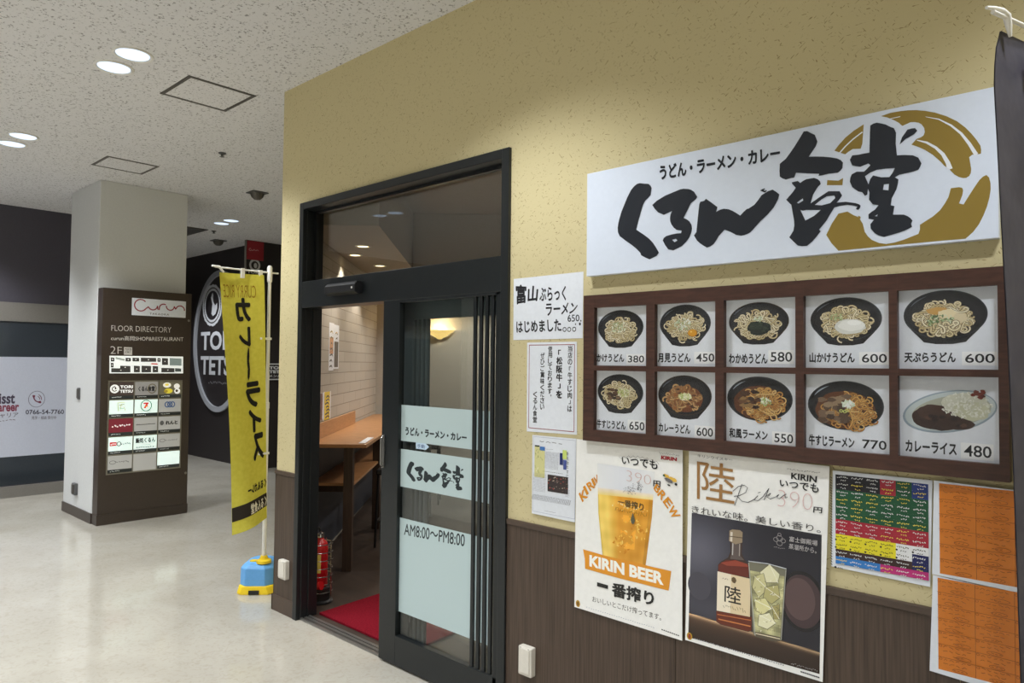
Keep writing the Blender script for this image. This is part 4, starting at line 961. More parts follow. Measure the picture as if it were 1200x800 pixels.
k.build('small_heading', M['gloss_print'], o); k = Ink(P, 0.00220)
for st in ([(410, 465), (440, 380), (470, 290)], [(395, 350), (440, 310), (490, 300), (515, 320), (500, 360), (450, 385), (405, 390)], [(430, 388), (470, 430), (520, 440), (570, 415), (600, 385)], [(580, 405), (570, 420), (600, 425), (640, 395), (690, 325)], [(690, 325), (660, 400), (650, 420)], [(655, 395), (705, 365), (690, 385), (670, 395), (700, 412), (745, 395), (770, 375)], [(770, 375), (755, 400), (775, 410), (805, 385), (830, 372)], [(820, 385), (825, 405), (840, 395)]):
    k.pline([Z3(*p) for p in st], .0022, (48, 46, 50))
k.pline([Z3(600, 362), Z3(622, 356)], .002, (48, 46, 50))
k.build('script_name', M['gloss_print'], o); k = Ink(P, 0.00220)
k.ptext('きれいな味。美しい香り。', [Z3(62, 462), Z3(1110, 628), Z3(1110, 690), Z3(62, 525)], (66, 62, 62), 0.004)
k.build('slogan', M['gloss_print'], o); k = Ink(P, 0.00143)
scribble(k, *[v for p_ in (Z3(835, 182), Z3(1110, 188)) for v in P.uv(p_)], 14, (110, 106, 104), .0013, rr)
k.ptext('KIRIN', [Z3(870, 198), Z3(1080, 228), Z3(1076, 280), Z3(868, 248)], (34, 32, 32), 0.03)
k.ptext('いつでも', [Z3(778, 250), Z3(1096, 290), Z3(1092, 364), Z3(776, 308)], (30, 30, 32), 0.02)
k.ptext('390', [Z3(765, 335), Z3(1045, 372), Z3(1040, 505), Z3(760, 470)], (222, 188, 186), -0.03)
k.ptext('円', [Z3(1052, 474), Z3(1124, 482), Z3(1120, 530), Z3(1048, 522)], (36, 34, 34), 0.02)
k.build('price_note', M['gloss_print'], o)
k = Ink(P, 0.00198)
k.ptext('富士御殿場', [Z4(494, 112), Z4(626, 132), Z4(624, 158), Z4(492, 136)], (186, 182, 182), 0.006)
k.ptext('蒸溜所から。', [Z4(492, 146), Z4(622, 166), Z4(620, 194), Z4(490, 170)], (186, 182, 182), 0.006)
c = P.uv(Z4(447, 130))
for a, b_, s_ in ((0, .006, .013), (-.012, 0, .010), (.012, 0, .010), (0, .018, .007), (0, -.010, .012)): k.ring(c[0]+a, c[1]+b_, s_*.8, s_*.7, .002, (140, 136, 138), 14)
scribble(k, c[0]-.02, c[1]-.030, c[0]+.02, c[1]-.022, 6, (140, 136, 138), .0016, rr)
k.build('distillery_note', M['gloss_print'], o); k = Ink(P, 0.00165)
for i in range(40):
    x = 48+i*10.6; p_ = P.uv(Z4(x, 590+(x-48)*.30)); k.line([p_, (p_[0]+.0045, p_[1]+rr.uniform(-.002, .002))], .003, (130, 130, 136))
k.build('footer_text', M['gloss_print'], o); k = Ink(P, .00165)
for i in range(9): p_ = P.uv(Z4(545+i*10, 745+i*3.2)); k.line([p_, (p_[0]+.006, p_[1]-.001)], .004, (70, 70, 74))
scribble(k, *[v for p_ in (Z4(500, 718), Z4(628, 735)) for v in P.uv(p_)], 14, (170, 166, 166), .0012, rr)
k.build('company_text', M['gloss_print'], o); k = Ink(P, .00165)
c = P.uv(Z4(25, 580)); k.ell(c[0], c[1], .011, .013, (188, 148, 40)); k.ell(c[0], c[1], .006, .009, (150, 60, 40), jit=.2)
k.build('gold_seal', M['gloss_print'], o)

# coloured drinks list
o, P, q = sheet('drinks_list', [(975.9, 551), (1092.7, 562.7), (1090, 687.6), (974.2, 663.3)], YP-0.004, 'laminated sheet with a grid of black, green, red, yellow and blue price boxes', 'menu sheet')
rr = random.Random(8); k = Ink(P)
Z = lambda x, y: P.uv(zc(970, 545, 5.517, [(x, y)])[0])
g0, g1 = Z(50, 60)[0], Z(650, 120)[0]; top, bot = Z(50, 58)[1], Z(50, 632)[1]
bk = {'k': (34, 32, 38), 'g': (30, 84, 54), 'r': (170, 40, 58), 'y': (240, 226, 46), 'w': (240, 240, 240), 'n': (60, 40, 38), 'b': (40, 60, 130), 'd': (28, 34, 90), 'c': (52, 126, 200), 'm': (190, 44, 120)}
GR = ['kkkrgb', 'kkkrgb', 'gggggg', 'gggggg', 'gggggg', 'gggggg', 'rrrrrr', 'rrrrrr', 'yyyyww', 'yyyywd', 'nnnnnd', 'cccmmm']
cw, rh = (g1-g0)/6, (top-bot)/len(GR)
for j, row in enumerate(GR):
    for i, c_ in enumerate(row):
        a, b_ = g0+cw*i, top-rh*(j+1); k.rect(a, b_, a+cw, b_+rh, bk[c_])
k.build('colour_grid', M['gloss_print'], o)
k = Ink(P, 0.00110)
for j, row in enumerate(GR):
    for i, c_ in enumerate(row):
        a, b_ = g0+cw*i, top-rh*(j+1)
        fg = (52, 46, 20) if c_ in 'yw' else rr.choice([(226, 226, 226), (226, 226, 226), (236, 214, 90)])
        scribble(k, a+cw*.1, b_+rh*.52, a+cw*.9, b_+rh*.92, 6, fg, .0022, rr); scribble(k, a+cw*.35, b_+rh*.1, a+cw*.75, b_+rh*.45, 3, fg, .0018, rr)
        if c_ in 'yw': k.ell(a+cw*.12, b_+rh*.35, .003, .003, (40, 36, 30), 10)
a, b_ = Z(36, 70); _, c_ = Z(36, 640)
for i in range(34): k.line([(a-.002, b_+(c_-b_)*i/34), (a+.003, b_+(c_-b_)*(i+.55)/34)], .0024, (70, 70, 74))
c = Z(65, 648); k.ell(c[0], c[1], .0035, .0035, (30, 30, 34), 12); scribble(k, c[0]+.008, c[1]-.004, c[0]+.022, c[1]+.004, 3, (40, 40, 44), .0018, rr)
k.build('tiny_print', M['gloss_print'], o)

# two orange handwritten lists
def orange(px, inner, rows_, seed, label):
    o, P, q = sheet('handwritten_menu', px, YQ-0.002, label, 'menu sheet', group='orange handwritten menu sheets')
    rr = random.Random(seed); k = Ink(P)
    (a, d), (c, e) = P.uv(inner[0]), P.uv(inner[1])
    c = P.uv((1200, 600))[0]+.16
    k.rect(a, e, c, d, (216, 124, 36)); k.build('orange_paper', M['gloss_print'], o)
    k = Ink(P, 0.00066); ink = (112, 60, 18); w3 = (c-a)/4
    for i in (1, 2, 3): k.line([(a+w3*i, e), (a+w3*i, d)], .0009, ink)
    rh = (d-e)/rows_
    for j in range(rows_):
        if j: k.line([(a, e+rh*j), (c, e+rh*j)], .0009, ink)
        for i in range(4):
            u, v = a+w3*i, e+rh*j
            k.ring(u+.006, v+rh*.86, .0038, .003, .0008, ink, 12)
            scribble(k, u+.012, v+rh*.72, u+w3*.92, v+rh*.96, 5, ink, .0011, rr); scribble(k, u+.010, v+rh*.40, u+w3*.8, v+rh*.66, 4, ink, .0011, rr)
            k.ring(u+w3*rr.uniform(.4, .75), v+rh*.2, w3*.2, rh*.13, .0009, ink, 16); scribble(k, u+w3*.4, v+rh*.12, u+w3*.7, v+rh*.28, 3, ink, .0011, rr)
    k.build('handwriting', M['gloss_print'], o)
xr = 1300
def ex(p0, p1): return (xr, p1[1]+(p1[1]-p0[1])/(p1[0]-p0[0])*(xr-p1[0]))
t0, t1 = (1094.3, 562.7), (1192, 574.5); b0, b1 = (1092.3, 672.4), (1192, 694)
orange([t0, ex(t0, t1), ex(b0, b1), b0], ((1100.5, 566), (1098.5, 671)), 6, 21, 'orange handwritten sheet just under the menu board, beside the black banner')
t0, t1 = (1093.3, 673.5), (1192, 695.5); b0, b1 = (1089.3, 785.5), (1192, 817)
orange([t0, ex(t0, t1), ex(b0, b1), b0], ((1098.8, 676.5), (1094.5, 782)), 7, 22, 'lower orange handwritten sheet, over the brown wainscot beside the black banner')

# ---- films on the sliding leaf
PF = front(2.3975)
def film(name, px, fn, label):
    q = [PF.uv(p) for p in px]
    us0, us1 = q[0][0], PF.uv((577, 500))[0]; v1, v0 = q[0][1], q[1][1]
    k = Ink(PF, 0.0001); k.rect(us0, v0, us1, v1, (186, 204, 205))
    fn(k); o = k.build(name, M['frost'], leaf); o['label'] = label
M['frost'] = print_mat('frosted_window_film', 0.5, 0.4)
FK = (36, 46, 50)
film('window_film', ((468.3, 474), (467.5, 515.7)), lambda k: k.ptext('うどん・ラーメン・カレー', [(475, 499.5), (547, 508), (547, 517.5), (475, 509.5)], FK, 0.05), 'upper frosted film with small brush text')
def big(k):
    S_ = front(YS); pts = [[S_.uv(p) for p in o_] for o_, _ in CALLI]; al = [p for o_ in pts for p in o_]
    x0, x1 = min(p[0] for p in al), max(p[0] for p in al); y0, y1 = min(p[1] for p in al), max(p[1] for p in al)
    (a0, b1), (a1, b0) = k.P.uv((476.5, 534.5)), k.P.uv((543.5, 576))
    f = lambda p: (a0+(p[0]-x0)/(x1-x0)*(a1-a0), b0+(p[1]-y0)/(y1-y0)*(b1-b0))
    for o_, h in CALLI: k.poly([f(S_.uv(p)) for p in o_], FK, [[f(S_.uv(p)) for p in hh] for hh in h])
film('window_film', ((467.5, 525.3), (466, 569)), big, 'middle frosted film with large brush lettering')
film('window_film', ((466, 605.3), (463.7, 714.5)), lambda k: k.ptext('AM8:00～PM8:00', [(474, 613), (545, 626), (544.5, 640.5), (473.5, 626.5)], FK, 0.012), 'tall frosted film with opening hours')
k = Ink(PF, .0004)
k.ppoly([(487.5, 518.3), (499, 519.6), (503, 523.5), (499, 527), (487.5, 525.5)], (196, 218, 236)); k.ptext('手動', [(489, 520), (498, 521), (498, 525.5), (489, 524.5)], (90, 110, 150), 0.01)
k.build('arrow_sticker', M['gloss_print'], leaf)

# sensor box over the opening
t = thing('door_sensor', (-3.55, 2.374, 2.0), 'black automatic-door sensor box mounted on the header above the opening', 'sensor')
mb = MB().prism(Plane((-3.62, 0, 0), (0, 1, 0), (0, 0, 1), (-1, 0, 0)), [(2.374, 1.99), (2.345, 1.985), (2.318, 2.0), (2.318, 2.04), (2.335, 2.058), (2.374, 2.058)], 0, -0.30)
mb.build('housing', M['black_plastic'], t, 0.004)
MB().lathe((-3.345, 2.318, 2.02), [(0, -0.003), (0.006, -0.002), (0.007, 0.001)], 12, (0, 1, 0)).build('indicator_light', M['trim_white'], t)

# outlet covers on the wainscot
def cover(x, z, w_, h_, label):
    t = thing('outlet_cover', (x, 2.384, z), label, 'outlet cover', 'ivory outlet covers on the wainscot')
    MB().box((x-w_/2, 2.352, z-h_/2), (x+w_/2, 2.386, z+h_/2)).build('housing', M['plastic_white'], t, 0.006)
    MB().box((x-w_/2+.008, 2.347, z-h_/2+.012), (x+w_/2-.008, 2.354, z+h_/2-.006)).build('hinged_lid', M['plastic_white'], t, 0.003)
    for dx in (-.022, .022): MB().lathe((x+dx, 2.351, z+h_/2-.008), [(0, -.001), (.004, -.001), (.004, .002)], 10, (0, 1, 0)).build('screw', M['plastic_grey'], t)
cover(-4.10, 0.287, 0.085, 0.118, 'ivory outlet cover low on the narrow wall piece left of the door')
cover(-2.058, 0.303, 0.075, 0.125, 'ivory outlet cover low on the wainscot right of the door')

# ---------------------------------------------------------------- floor directory by the column
XD = -7.56
PD = Plane((XD, 0, 0), (0, 1, 0), (0, 0, 1), (1, 0, 0))
d = thing('floor_directory', (-7.63, 2.80, 0), 'dark brown floor directory board with lit shop panels, standing against the white column', 'directory')
MB().box((-7.70, 2.377, 0.10), (XD, 3.232, 2.302)).build('cabinet', M['dirbox'], d, 0.003)
MB().box((-7.705, 2.372, 0), (XD+0.004, 3.237, 0.10)).build('plinth', M['dirbox'], d, 0.002)
MB().lathe((XD, 3.205, 2.02), [(0, .004), (.012, .004), (.013, 0)], 12, (1, 0, 0)).build('lock', M['steel'], d)
MB().lathe((XD, 3.21, 0.42), [(0, .004), (.012, .004), (.013, 0)], 12, (1, 0, 0)).build('lock', M['steel'], d)
Zd = lambda x, y: zc(105, 330, 5.333, [(x, y)])[0]
Ze = lambda x, y: zc(110, 430, 5.714, [(x, y)])[0]
pd = PD.off(0.004)
(a, b1), (c, b0) = pd.uv(Zd(266, 100)), pd.uv(Zd(600, 226))
pl = MB().box((XD, a, b0), (XD+.004, c, b1)).build('logo_plate', M['paper'], d)
k = Ink(pd)
RED = (150, 30, 56)
U = lambda f: a+(c-a)*f
V = lambda f: b0+(b1-b0)*f
def arc(cx, cy, rx, ry, a0, a1, n=16): return [(cx+rx*math.cos(math.radians(a0+(a1-a0)*i/n)), cy+ry*math.sin(math.radians(a0+(a1-a0)*i/n))) for i in range(n+1)]
lw = .012
def curun(k, U, V, s, col, lw):                 # the flowing logotype of linked arcs
    w = U(1)-U(0); h = V(1)-V(0); q = w*.088; mid = V(.60)
    A = lambda x, y, r, a0, a1: arc(U(x), y, r, r, a0, a1)
    k.line(A(.155, mid, q*1.25, 40, 320), lw, col)
    k.line(A(.155, mid, q*1.25, 310, 325)+A(.375, mid+q*.1, q*.95, 200, 355), lw, col)
    k.line([(U(.375)+q*.95, mid+q*.1)]+[(U(.47), mid-q*.75)], lw, col)
    k.line([(U(.49), mid-q*.8)]+A(.575, mid-q*.35, q*.9, 180, 60), lw, col)
    k.line(A(.70, mid+q*.15, q*.85, 175, 365), lw, col)
    k.line([(U(.70)+q*.85, mid+q*.2)]+A(.89, mid-q*.55, q*.95, 175, -5), lw, col)
curun(k, U, V, (c-a)/.55, RED, .011)
k.text('TAKAOKA', U(.32), V(.08), U(.68), V(.2), (90, 84, 84), 0.01, spacing=1.3)
k.build('logo', M['print'], pl)
k = Ink(PD); WH = (222, 218, 212)
k.ptext('FLOOR DIRECTORY', [Zd(136, 272), Zd(510, 284), Zd(510, 318), Zd(136, 306)], WH, -0.012)
k.build('directory_title', M['print'], d); k = Ink(PD)
k.ptext('curun高岡SHOP&RESTAURANT', [Zd(134, 338), Zd(586, 342), Zd(586, 374), Zd(134, 366)], WH, 0.0)
k.build('directory_subtitle', M['print'], d); k = Ink(PD)
k.ptext('2F', [Zd(130, 402), Zd(202, 408), Zd(202, 452), Zd(130, 450)], WH, -0.015)
k.quad([Zd(214, 408), Zd(266, 410), Zd(266, 458), Zd(214, 456)], (206, 202, 196)); k.ptext('フロア', [Zd(222, 416), Zd(260, 418), Zd(260, 446), Zd(222, 444)], (70, 62, 58), .02)
k.build('floor_number', M['print'], d)
k = Ink(PD)
k.quad([Zd(124, 462), Zd(584, 468), Zd(584, 572), Zd(124, 572)], (232, 236, 232))
for x0, y0, x1, y1 in ((132, 472, 155, 498), (225, 474, 258, 498), (268, 474, 310, 498), (320, 474, 416, 500), (424, 476, 444, 500), (452, 476, 490, 520), (132, 506, 150, 535), (135, 540, 255, 566), (190, 524, 255, 545), (276, 524, 314, 566), (324, 524, 384, 566), (394, 526, 428, 566), (448, 538, 530, 566)):
    k.quad([Zd(x0, y0), Zd(x1, y0+2), Zd(x1, y1), Zd(x0, y1)], (58, 56, 54)); m_ = Zd((x0+x1)/2, (y0+y1)/2); q_ = PD.uv(m_); k.ell(q_[0], q_[1], .006, .005, (226, 226, 220), 10)
k.quad([Zd(500, 476), Zd(574, 480), Zd(574, 525), Zd(500, 522)], (120, 132, 128))
k.quad([Zd(534, 540), Zd(572, 542), Zd(572, 562), Zd(534, 562)], (70, 76, 74)); k.pline([Zd(385, 512), Zd(425, 514)], .012, (186, 50, 50)); k.pline([Zd(162, 476), Zd(218, 488)], .02, (150, 156, 150))
k.build('floor_map', M['lit'], d)
# fifteen shop panels
g_u = [pd.uv((128, 447))[0], pd.uv((213, 447))[0]]; g_v = [0.487, 1.388]
cw = (g_u[1]-g_u[0])/3; rh = (g_v[1]-g_v[0])/5
MB().box((XD-.002, g_u[0]-.008, g_v[0]-.008), (XD+.003, g_u[1]+.008, g_v[1]+.008)).build('panel_surround', M['steel'], d)
LW, LG = (226, 246, 240), (186, 186, 184)
def chick(k, x, y, r, col, bg): k.ell(x, y, r, r, col, 24); k.ring(x, y, r*.52, r*.52, r*.22, bg, 20, 70, 330); k.ell(x+r*.2, y+r*.15, r*.2, r*.3, bg, 10)
def tile(i, j, bg, lit, art, label, foot=True):
    P_ = PD.off(0.005); a = g_u[0]+cw*i+.006; c = a+cw-.012; e = g_v[1]-rh*j-.006; b = e-rh+.012
    k = Ink(P_); k.rect(a, b, c, e, bg)
    if foot: k.rect(a, b, c, b+(e-b)*.2, (40, 44, 44)); scribble(k, a+.02, b+(e-b)*.06, a+.11, b+(e-b)*.15, 6, (190, 194, 190), .006, random.Random(i*9+j))
    art(k, lambda f: a+(c-a)*f, lambda f: b+(e-b)*f)
    o_ = k.build('shop_panel', M['lit' if lit else 'dim_glow'], d); o_['label'] = label
tile(0, 0, (62, 52, 48), 1, lambda k, U, V: (chick(k, U(.2), V(.6), .042, (240, 240, 236), (62, 52, 48)), k.text('TORI', U(.42), V(.62), U(.96), V(.8), (240, 240, 236), .04), k.text('TETSU', U(.42), V(.36), U(.96), V(.54), (240, 240, 236), .04)), 'dark TORI TETSU panel')
tile(1, 0, (160, 158, 156), 0, lambda k, U, V: (k.text('くるん食堂', U(.14), V(.42), U(.86), V(.74), (44, 44, 46), .05), k.ring(U(.74), V(.58), .04, .045, .008, (110, 100, 70), 20)), 'grey shop panel with brush logo')
tile(2, 0, (96, 92, 74), 1, lambda k, U, V: [k.ell(U(x), V(y), w, h, c_, 20) for x, y, w, h, c_ in ((.35, .78, .04, .026, (236, 234, 214)), (.34, .8, .02, .012, (216, 196, 90)), (.8, .7, .03, .028, (226, 224, 214)), (.42, .42, .042, .026, (206, 190, 60)), (.3, .4, .02, .014, (150, 130, 40)), (.82, .4, .03, .028, (236, 236, 230)), (.8, .42, .014, .014, (60, 50, 40)))], 'shop panel with food photos')
tile(0, 1, LW, 1, lambda k, U, V: [k.line([(U(x0), V(y0)), (U(x1), V(y1))], .006, c_) for x0, y0, x1, y1, c_ in ((.34, .85, .66, .88, (190, 190, 130)), (.34, .85, .38, .35, (170, 180, 120)), (.4, .7, .62, .76, (120, 110, 70)), (.5, .8, .45, .4, (190, 190, 130)), (.6, .6, .68, .36, (170, 160, 100)), (.4, .55, .6, .5, (150, 190, 160)))], 'white lit shop panel with olive emblem')
tile(1, 1, LW, 1, lambda k, U, V: (k.ell(U(.5), V(.64), .055, .058, (44, 110, 74), 24), k.ell(U(.5), V(.64), .047, .05, LW, 24), k.text('7', U(.38), V(.46), U(.62), V(.82), (200, 40, 50), .06), k.line([(U(.44), V(.60)), (U(.58), V(.60))], .012, (226, 120, 40)), scribble(k, U(.25), V(.28), U(.75), V(.34), 8, (150, 160, 156), .004, random.Random(2))), 'white lit convenience store panel with a red 7 in a green ring')
tile(2, 1, LG, 0, lambda k, U, V: [k.ring(U(x), V(.66), .022, .026, .011, (70, 96, 140), 16) for x in (.38, .5, .62)], 'grey shop panel with blue emblem')
tile(0, 2, (112, 36, 48), 1, lambda k, U, V: scribble(k, U(.12), V(.48), U(.9), V(.68), 8, (236, 220, 220), .012, random.Random(4)), 'dark red shop panel')
tile(1, 2, LG, 0, lambda k, U, V: (k.line([(U(.08), V(.58)), (U(.92), V(.60))], .008, (120, 120, 118)), scribble(k, U(.1), V(.56), U(.9), V(.64), 10, (96, 96, 94), .004, random.Random(5))), 'grey shop panel with thin line of text')
tile(2, 2, LG, 0, lambda k, U, V: (k.ell(U(.16), V(.62), .02, .024, (90, 90, 90), 14), k.text('れんと', U(.32), V(.5), U(.88), V(.74), (34, 34, 36), .07)), 'grey shop panel with bold black letters')
tile(0, 3, LW, 1, lambda k, U, V: (k.rect(U(.06), V(.5), U(.34), V(.72), (186, 40, 50)), scribble(k, U(.08), V(.52), U(.32), V(.7), 3, (246, 226, 226), .01, random.Random(6)), k.ring(U(.44), V(.6), .018, .02, .007, (60, 60, 60), 14), scribble(k, U(.52), V(.5), U(.94), V(.7), 5, (90, 90, 92), .007, random.Random(7))), 'white lit shop panel with red mark')
tile(1, 3, LW, 1, lambda k, U, V: (k.text('鮨処くるん', U(.08), V(.56), U(.94), V(.88), (30, 30, 32), .04), scribble(k, U(.3), V(.42), U(.74), V(.47), 8, (90, 90, 90), .004, random.Random(8)), scribble(k, U(.1), V(.26), U(.9), V(.36), 8, (50, 50, 52), .008, random.Random(9))), 'white lit shop panel with black brush letters')
tile(2, 3, LG, 0, lambda k, U, V: (k.ring(U(.2), V(.62), .028, .016, .004, (110, 110, 110), 16), k.line([(U(.28), V(.66)), (U(.42), V(.6))], .004, (110, 110, 110)), scribble(k, U(.45), V(.54), U(.9), V(.7), 5, (104, 104, 104), .005, random.Random(10))), 'upper of two grey panels with a thin script logo')
tile(0, 4, LG, 0, lambda k, U, V: (k.ring(U(.2), V(.62), .028, .016, .004, (90, 90, 90), 16), k.line([(U(.28), V(.66)), (U(.42), V(.6))], .004, (90, 90, 90)), scribble(k, U(.45), V(.54), U(.9), V(.7), 5, (84, 84, 84), .006, random.Random(11))), 'lower of two grey panels with a thin script logo')
tile(1, 4, LG, 0, lambda k, U, V: None, 'blank grey shop panel', False)
tile(2, 4, (232, 250, 246), 1, lambda k, U, V: None, 'blank white lit shop panel')

# boxes on the column side
PC = Plane((0, 2.372, 0), (1, 0, 0), (0, 0, 1), (0, -1, 0))
def colbox(px, dep, name, label, cat):
    (a, e), (c, b) = PC.uv(px[0]), PC.uv(px[1])
    t = thing(name, ((a+c)/2, 2.372, (b+e)/2), label, cat)
    MB().box((a, 2.372-dep, b), (c, 2.374, e)).build('housing', M['plastic_grey'], t, 0.006)
    MB().box((a+(c-a)*.2, 2.372-dep-.008, b+(e-b)*.12), (c-(c-a)*.2, 2.374-dep, e-(e-b)*.1)).build('lid', M['hatch'], t, 0.003)
colbox(((87.6, 565), (91.0, 580)), 0.03, 'outlet_cover', 'dark grey outlet cover low on the narrow side of the white column', 'outlet cover')
colbox(((91.5, 454), (94, 468)), 0.012, 'switch_plate', 'small grey switch plate halfway up the white column', 'switch')

# ---- film sign on the concourse window
XF = XW+0.008
PW = Plane((XF, 0, 0), (0, 1, 0), (0, 0, 1), (1, 0, 0))
ws = tag(MB().box((XF-.002, 1.0, 0.468), (XF, 2.98, 1.622)).build('window_sign', M['film_white'] if 'film_white' in M else M['panel_white']), 'large pale window sign with phone number on the dark shopfront left of the column', 'window sign')
k = Ink(PW)
k.text('Misst', PW.uv((-12, 470))[0], PW.uv((10, 473))[1], PW.uv((17.5, 470))[0], PW.uv((10, 460))[1], (70, 60, 78), .03)
k.text('Career', PW.uv((-10, 475))[0], PW.uv((10, 482))[1], PW.uv((22.5, 470))[0], PW.uv((10, 471))[1], (130, 44, 70), .03)
k.text('ミストキャリア', 1.80, PW.uv((10, 489))[1], PW.uv((22, 470))[0], PW.uv((10, 483.5))[1], (96, 88, 100), .01)
scribble(k, 1.8, PW.uv((10, 494))[1], PW.uv((19, 470))[0], PW.uv((10, 491))[1], 12, (130, 120, 128), .008, random.Random(3))
k.build('company_lettering', M['print'], ws); k = Ink(PW)
c = PW.uv((43, 467.5)); k.ring(c[0], c[1], .082, .094, .006, (110, 104, 118), 40)
k.line(arc(c[0]+.03, c[1]+.03, .06, .066, 165, 285), [.022, .03, .022, .016, .013, .012, .012, .012, .012, .012, .012, .012, .014, .018, .026, .03, .024], (110, 40, 62))
k.line(arc(c[0]+.0, c[1]+.0, .03, .034, -10, 70), .007, (110, 40, 62)); k.line(arc(c[0], c[1], .048, .055, -10, 70), .007, (110, 40, 62))
k.build('phone_symbol', M['print'], ws); k = Ink(PW)
k.ptext('0766-54-7760', [(30, 480), (75, 479.5), (75, 485), (30, 485.5)], (64, 58, 72), .02)
k.ptext('見学・相談 受付中', [(37, 487.5), (66, 487), (66, 491), (37, 491.5)], (110, 104, 112), .01)
k.build('phone_lettering', M['print'], ws)

# ---- oval restaurant sign on the rear wall
PB = Plane((0, 5.228, 0), (1, 0, 0), (0, 0, 1), (0, -1, 0))
Zo = lambda x, y: zc(215, 310, 4.444, [(x, y)])[0]
tl, br = PB.uv(Zo(60, 400)), PB.uv(Zo(200, 770)); tp = PB.uv(Zo(165, 35))
cu = PB.uv(Zo(186, 400))[0]; ru = cu-tl[0]; cv = (tp[1]+br[1])/2; rv = (tp[1]-br[1])/2
t = thing('oval_wall_sign', (cu, 5.228, cv), 'large oval restaurant sign with TORI TETSU in white on the dark rear wall', 'sign')
mb = MB(); N_ = 64
o1 = [(cu+ru*math.cos(2*math.pi*i/N_), cv+rv*math.sin(2*math.pi*i/N_)) for i in range(N_)]; o2 = [(cu+(ru-.085)*math.cos(2*math.pi*i/N_), cv+(rv-.085)*math.sin(2*math.pi*i/N_)) for i in range(N_)]
for i in range(N_):
    j = (i+1) % N_
    vs = [PB.at(*o1[i]), PB.at(*o1[j]), PB.at(*o2[j]), PB.at(*o2[i]), PB.at(*o1[i], .03), PB.at(*o1[j], .03), PB.at(*o2[j], .03), PB.at(*o2[i], .03)]
    mb.add(vs, [(4, 5, 6, 7), (0, 1, 5, 4), (3, 2, 6, 7)])
mb.build('oval_ring', M['greyband2'] if 'greyband2' in M else M['silver'], t)
k = Ink(PB)
c = PB.uv(Zo(150, 212)); rr_, rv_ = abs(PB.uv(Zo(100, 212))[0]-c[0]), abs(PB.uv(Zo(150, 104))[1]-c[1])
WS = (206, 208, 212)
k.ell(c[0], c[1], rr_, rv_, WS, 60, jit=.03); k.ring(c[0], c[1], rr_*.84, rv_*.84, .02, (60, 56, 58)); k.ell(c[0], c[1], rr_*.70, rv_*.70, (46, 42, 44), 40)
for i in range(40):
    if i % 10 > 7: continue
    a_ = 2*math.pi*i/40; k.line([(c[0]+rr_*.79*math.cos(a_), c[1]+rv_*.79*math.sin(a_)), (c[0]+rr_*.88*math.cos(a_), c[1]+rv_*.88*math.sin(a_))], .016, (70, 66, 68))
k.poly([(c[0]+rr_*x, c[1]+rv_*y) for x, y in ((-.10, .52), (.02, .62), (.10, .48), (.06, .36), (.12, .16), (.30, -.02), (.50, .10), (.52, -.16), (.36, -.42), (.10, -.52), (-.06, -.40), (-.02, -.14), (.02, .06), (-.08, .24), (-.16, .38))], WS)
k.line(arc(c[0], c[1], rr_*.5, rv_*.5, 100, 255), [.01]+[.05]*15+[.01], (28, 26, 28))
k.build('rooster_emblem', M['print'], t); k = Ink(PB)
h0, h1 = PB.uv(Zo(92, 350)), PB.uv(Zo(92, 446)); r1 = PB.uv(Zo(218, 446)); xe = h0[0]+(r1[0]-h0[0])*1.42
k.text('TORI', h0[0], h1[1], xe-.06, h0[1], WS, .03)
h0, h1 = PB.uv(Zo(90, 475)), PB.uv(Zo(90, 572)); k.text('TETSU', h0[0], h1[1], xe+.14, h0[1], WS, .03)
k.build('name_lettering', M['print'], t); k = Ink(PB)
h0 = PB.uv(Zo(130, 612)); scribble(k, h0[0], h0[1]-.03, h0[0]+.75, h0[1]+.03, 14, (120, 118, 120), .018, random.Random(4))
k.build('small_text', M['print'], t)

# ---- red board and little sign on the wing wall
PX = Plane((-9.86, 0, 0), (0, 1, 0), (0, 0, 1), (1, 0, 0))
Zr = lambda x, y: zc(210, 270, 9.23, [(x, y)])[0]
px_ = PX.off(.02)
(a, e), (c, b) = px_.uv(Zr(722, 102)), px_.uv(Zr(912, 330)); a = max(a, 4.995)
rb = tag(MB().box((-9.862, a, b), (-9.84, c, min(e, ZC-.01))).build('red_board', M['red_board']), 'dark red board with thin white script hanging high on the rear wing wall', 'sign')
k = Ink(px_); U = lambda f: a+(c-a)*(.08+.6*f)
V = lambda f: b+(e-b)*(.35+.3*f)
curun(k, U, V, (c-a)*.62/.55*.9, (206, 150, 150), .008); k.build('script_logo', M['print'], rb)
q_ = PX.uv(Zr(818, 375)); t = thing('round_wall_emblem', (-9.86, q_[0], q_[1]), 'small round white emblem with TORI below it, under the red board', 'sign')
k = Ink(PX); k.ring(q_[0], q_[1], .072, .075, .03, (196, 196, 198)); k.ell(q_[0]+.01, q_[1]-.005, .026, .04, (196, 196, 198), 16); k.build('emblem', M['print'], t)
k = Ink(PX); k.ptext('TORI', [Zr(735, 428), Zr(872, 440), Zr(872, 474), Zr(735, 462)], (196, 196, 198), .03); k.build('lettering', M['print'], t)
Zs = lambda x, y: zc(0, 220, 3.334, [(x, y)])[0]
(a, e), (c, b) = px_.uv(Zs(1042, 688)), px_.uv(Zs(1096, 748))
ts = tag(MB().box((-9.862, a, b), (-9.84, c+.12, e)).build('framed_wall_sign', M['black_wall']), 'small black framed wall sign beside the pale wall corner, right of the yellow banner', 'sign')
k = Ink(px_); c2 = c+.12
for p_, r_ in (((a, b), (c2, b)), ((c2, b), (c2, e)), ((c2, e), (a, e)), ((a, e), (a, b))): k.line([p_, r_], .018, (206, 206, 206))
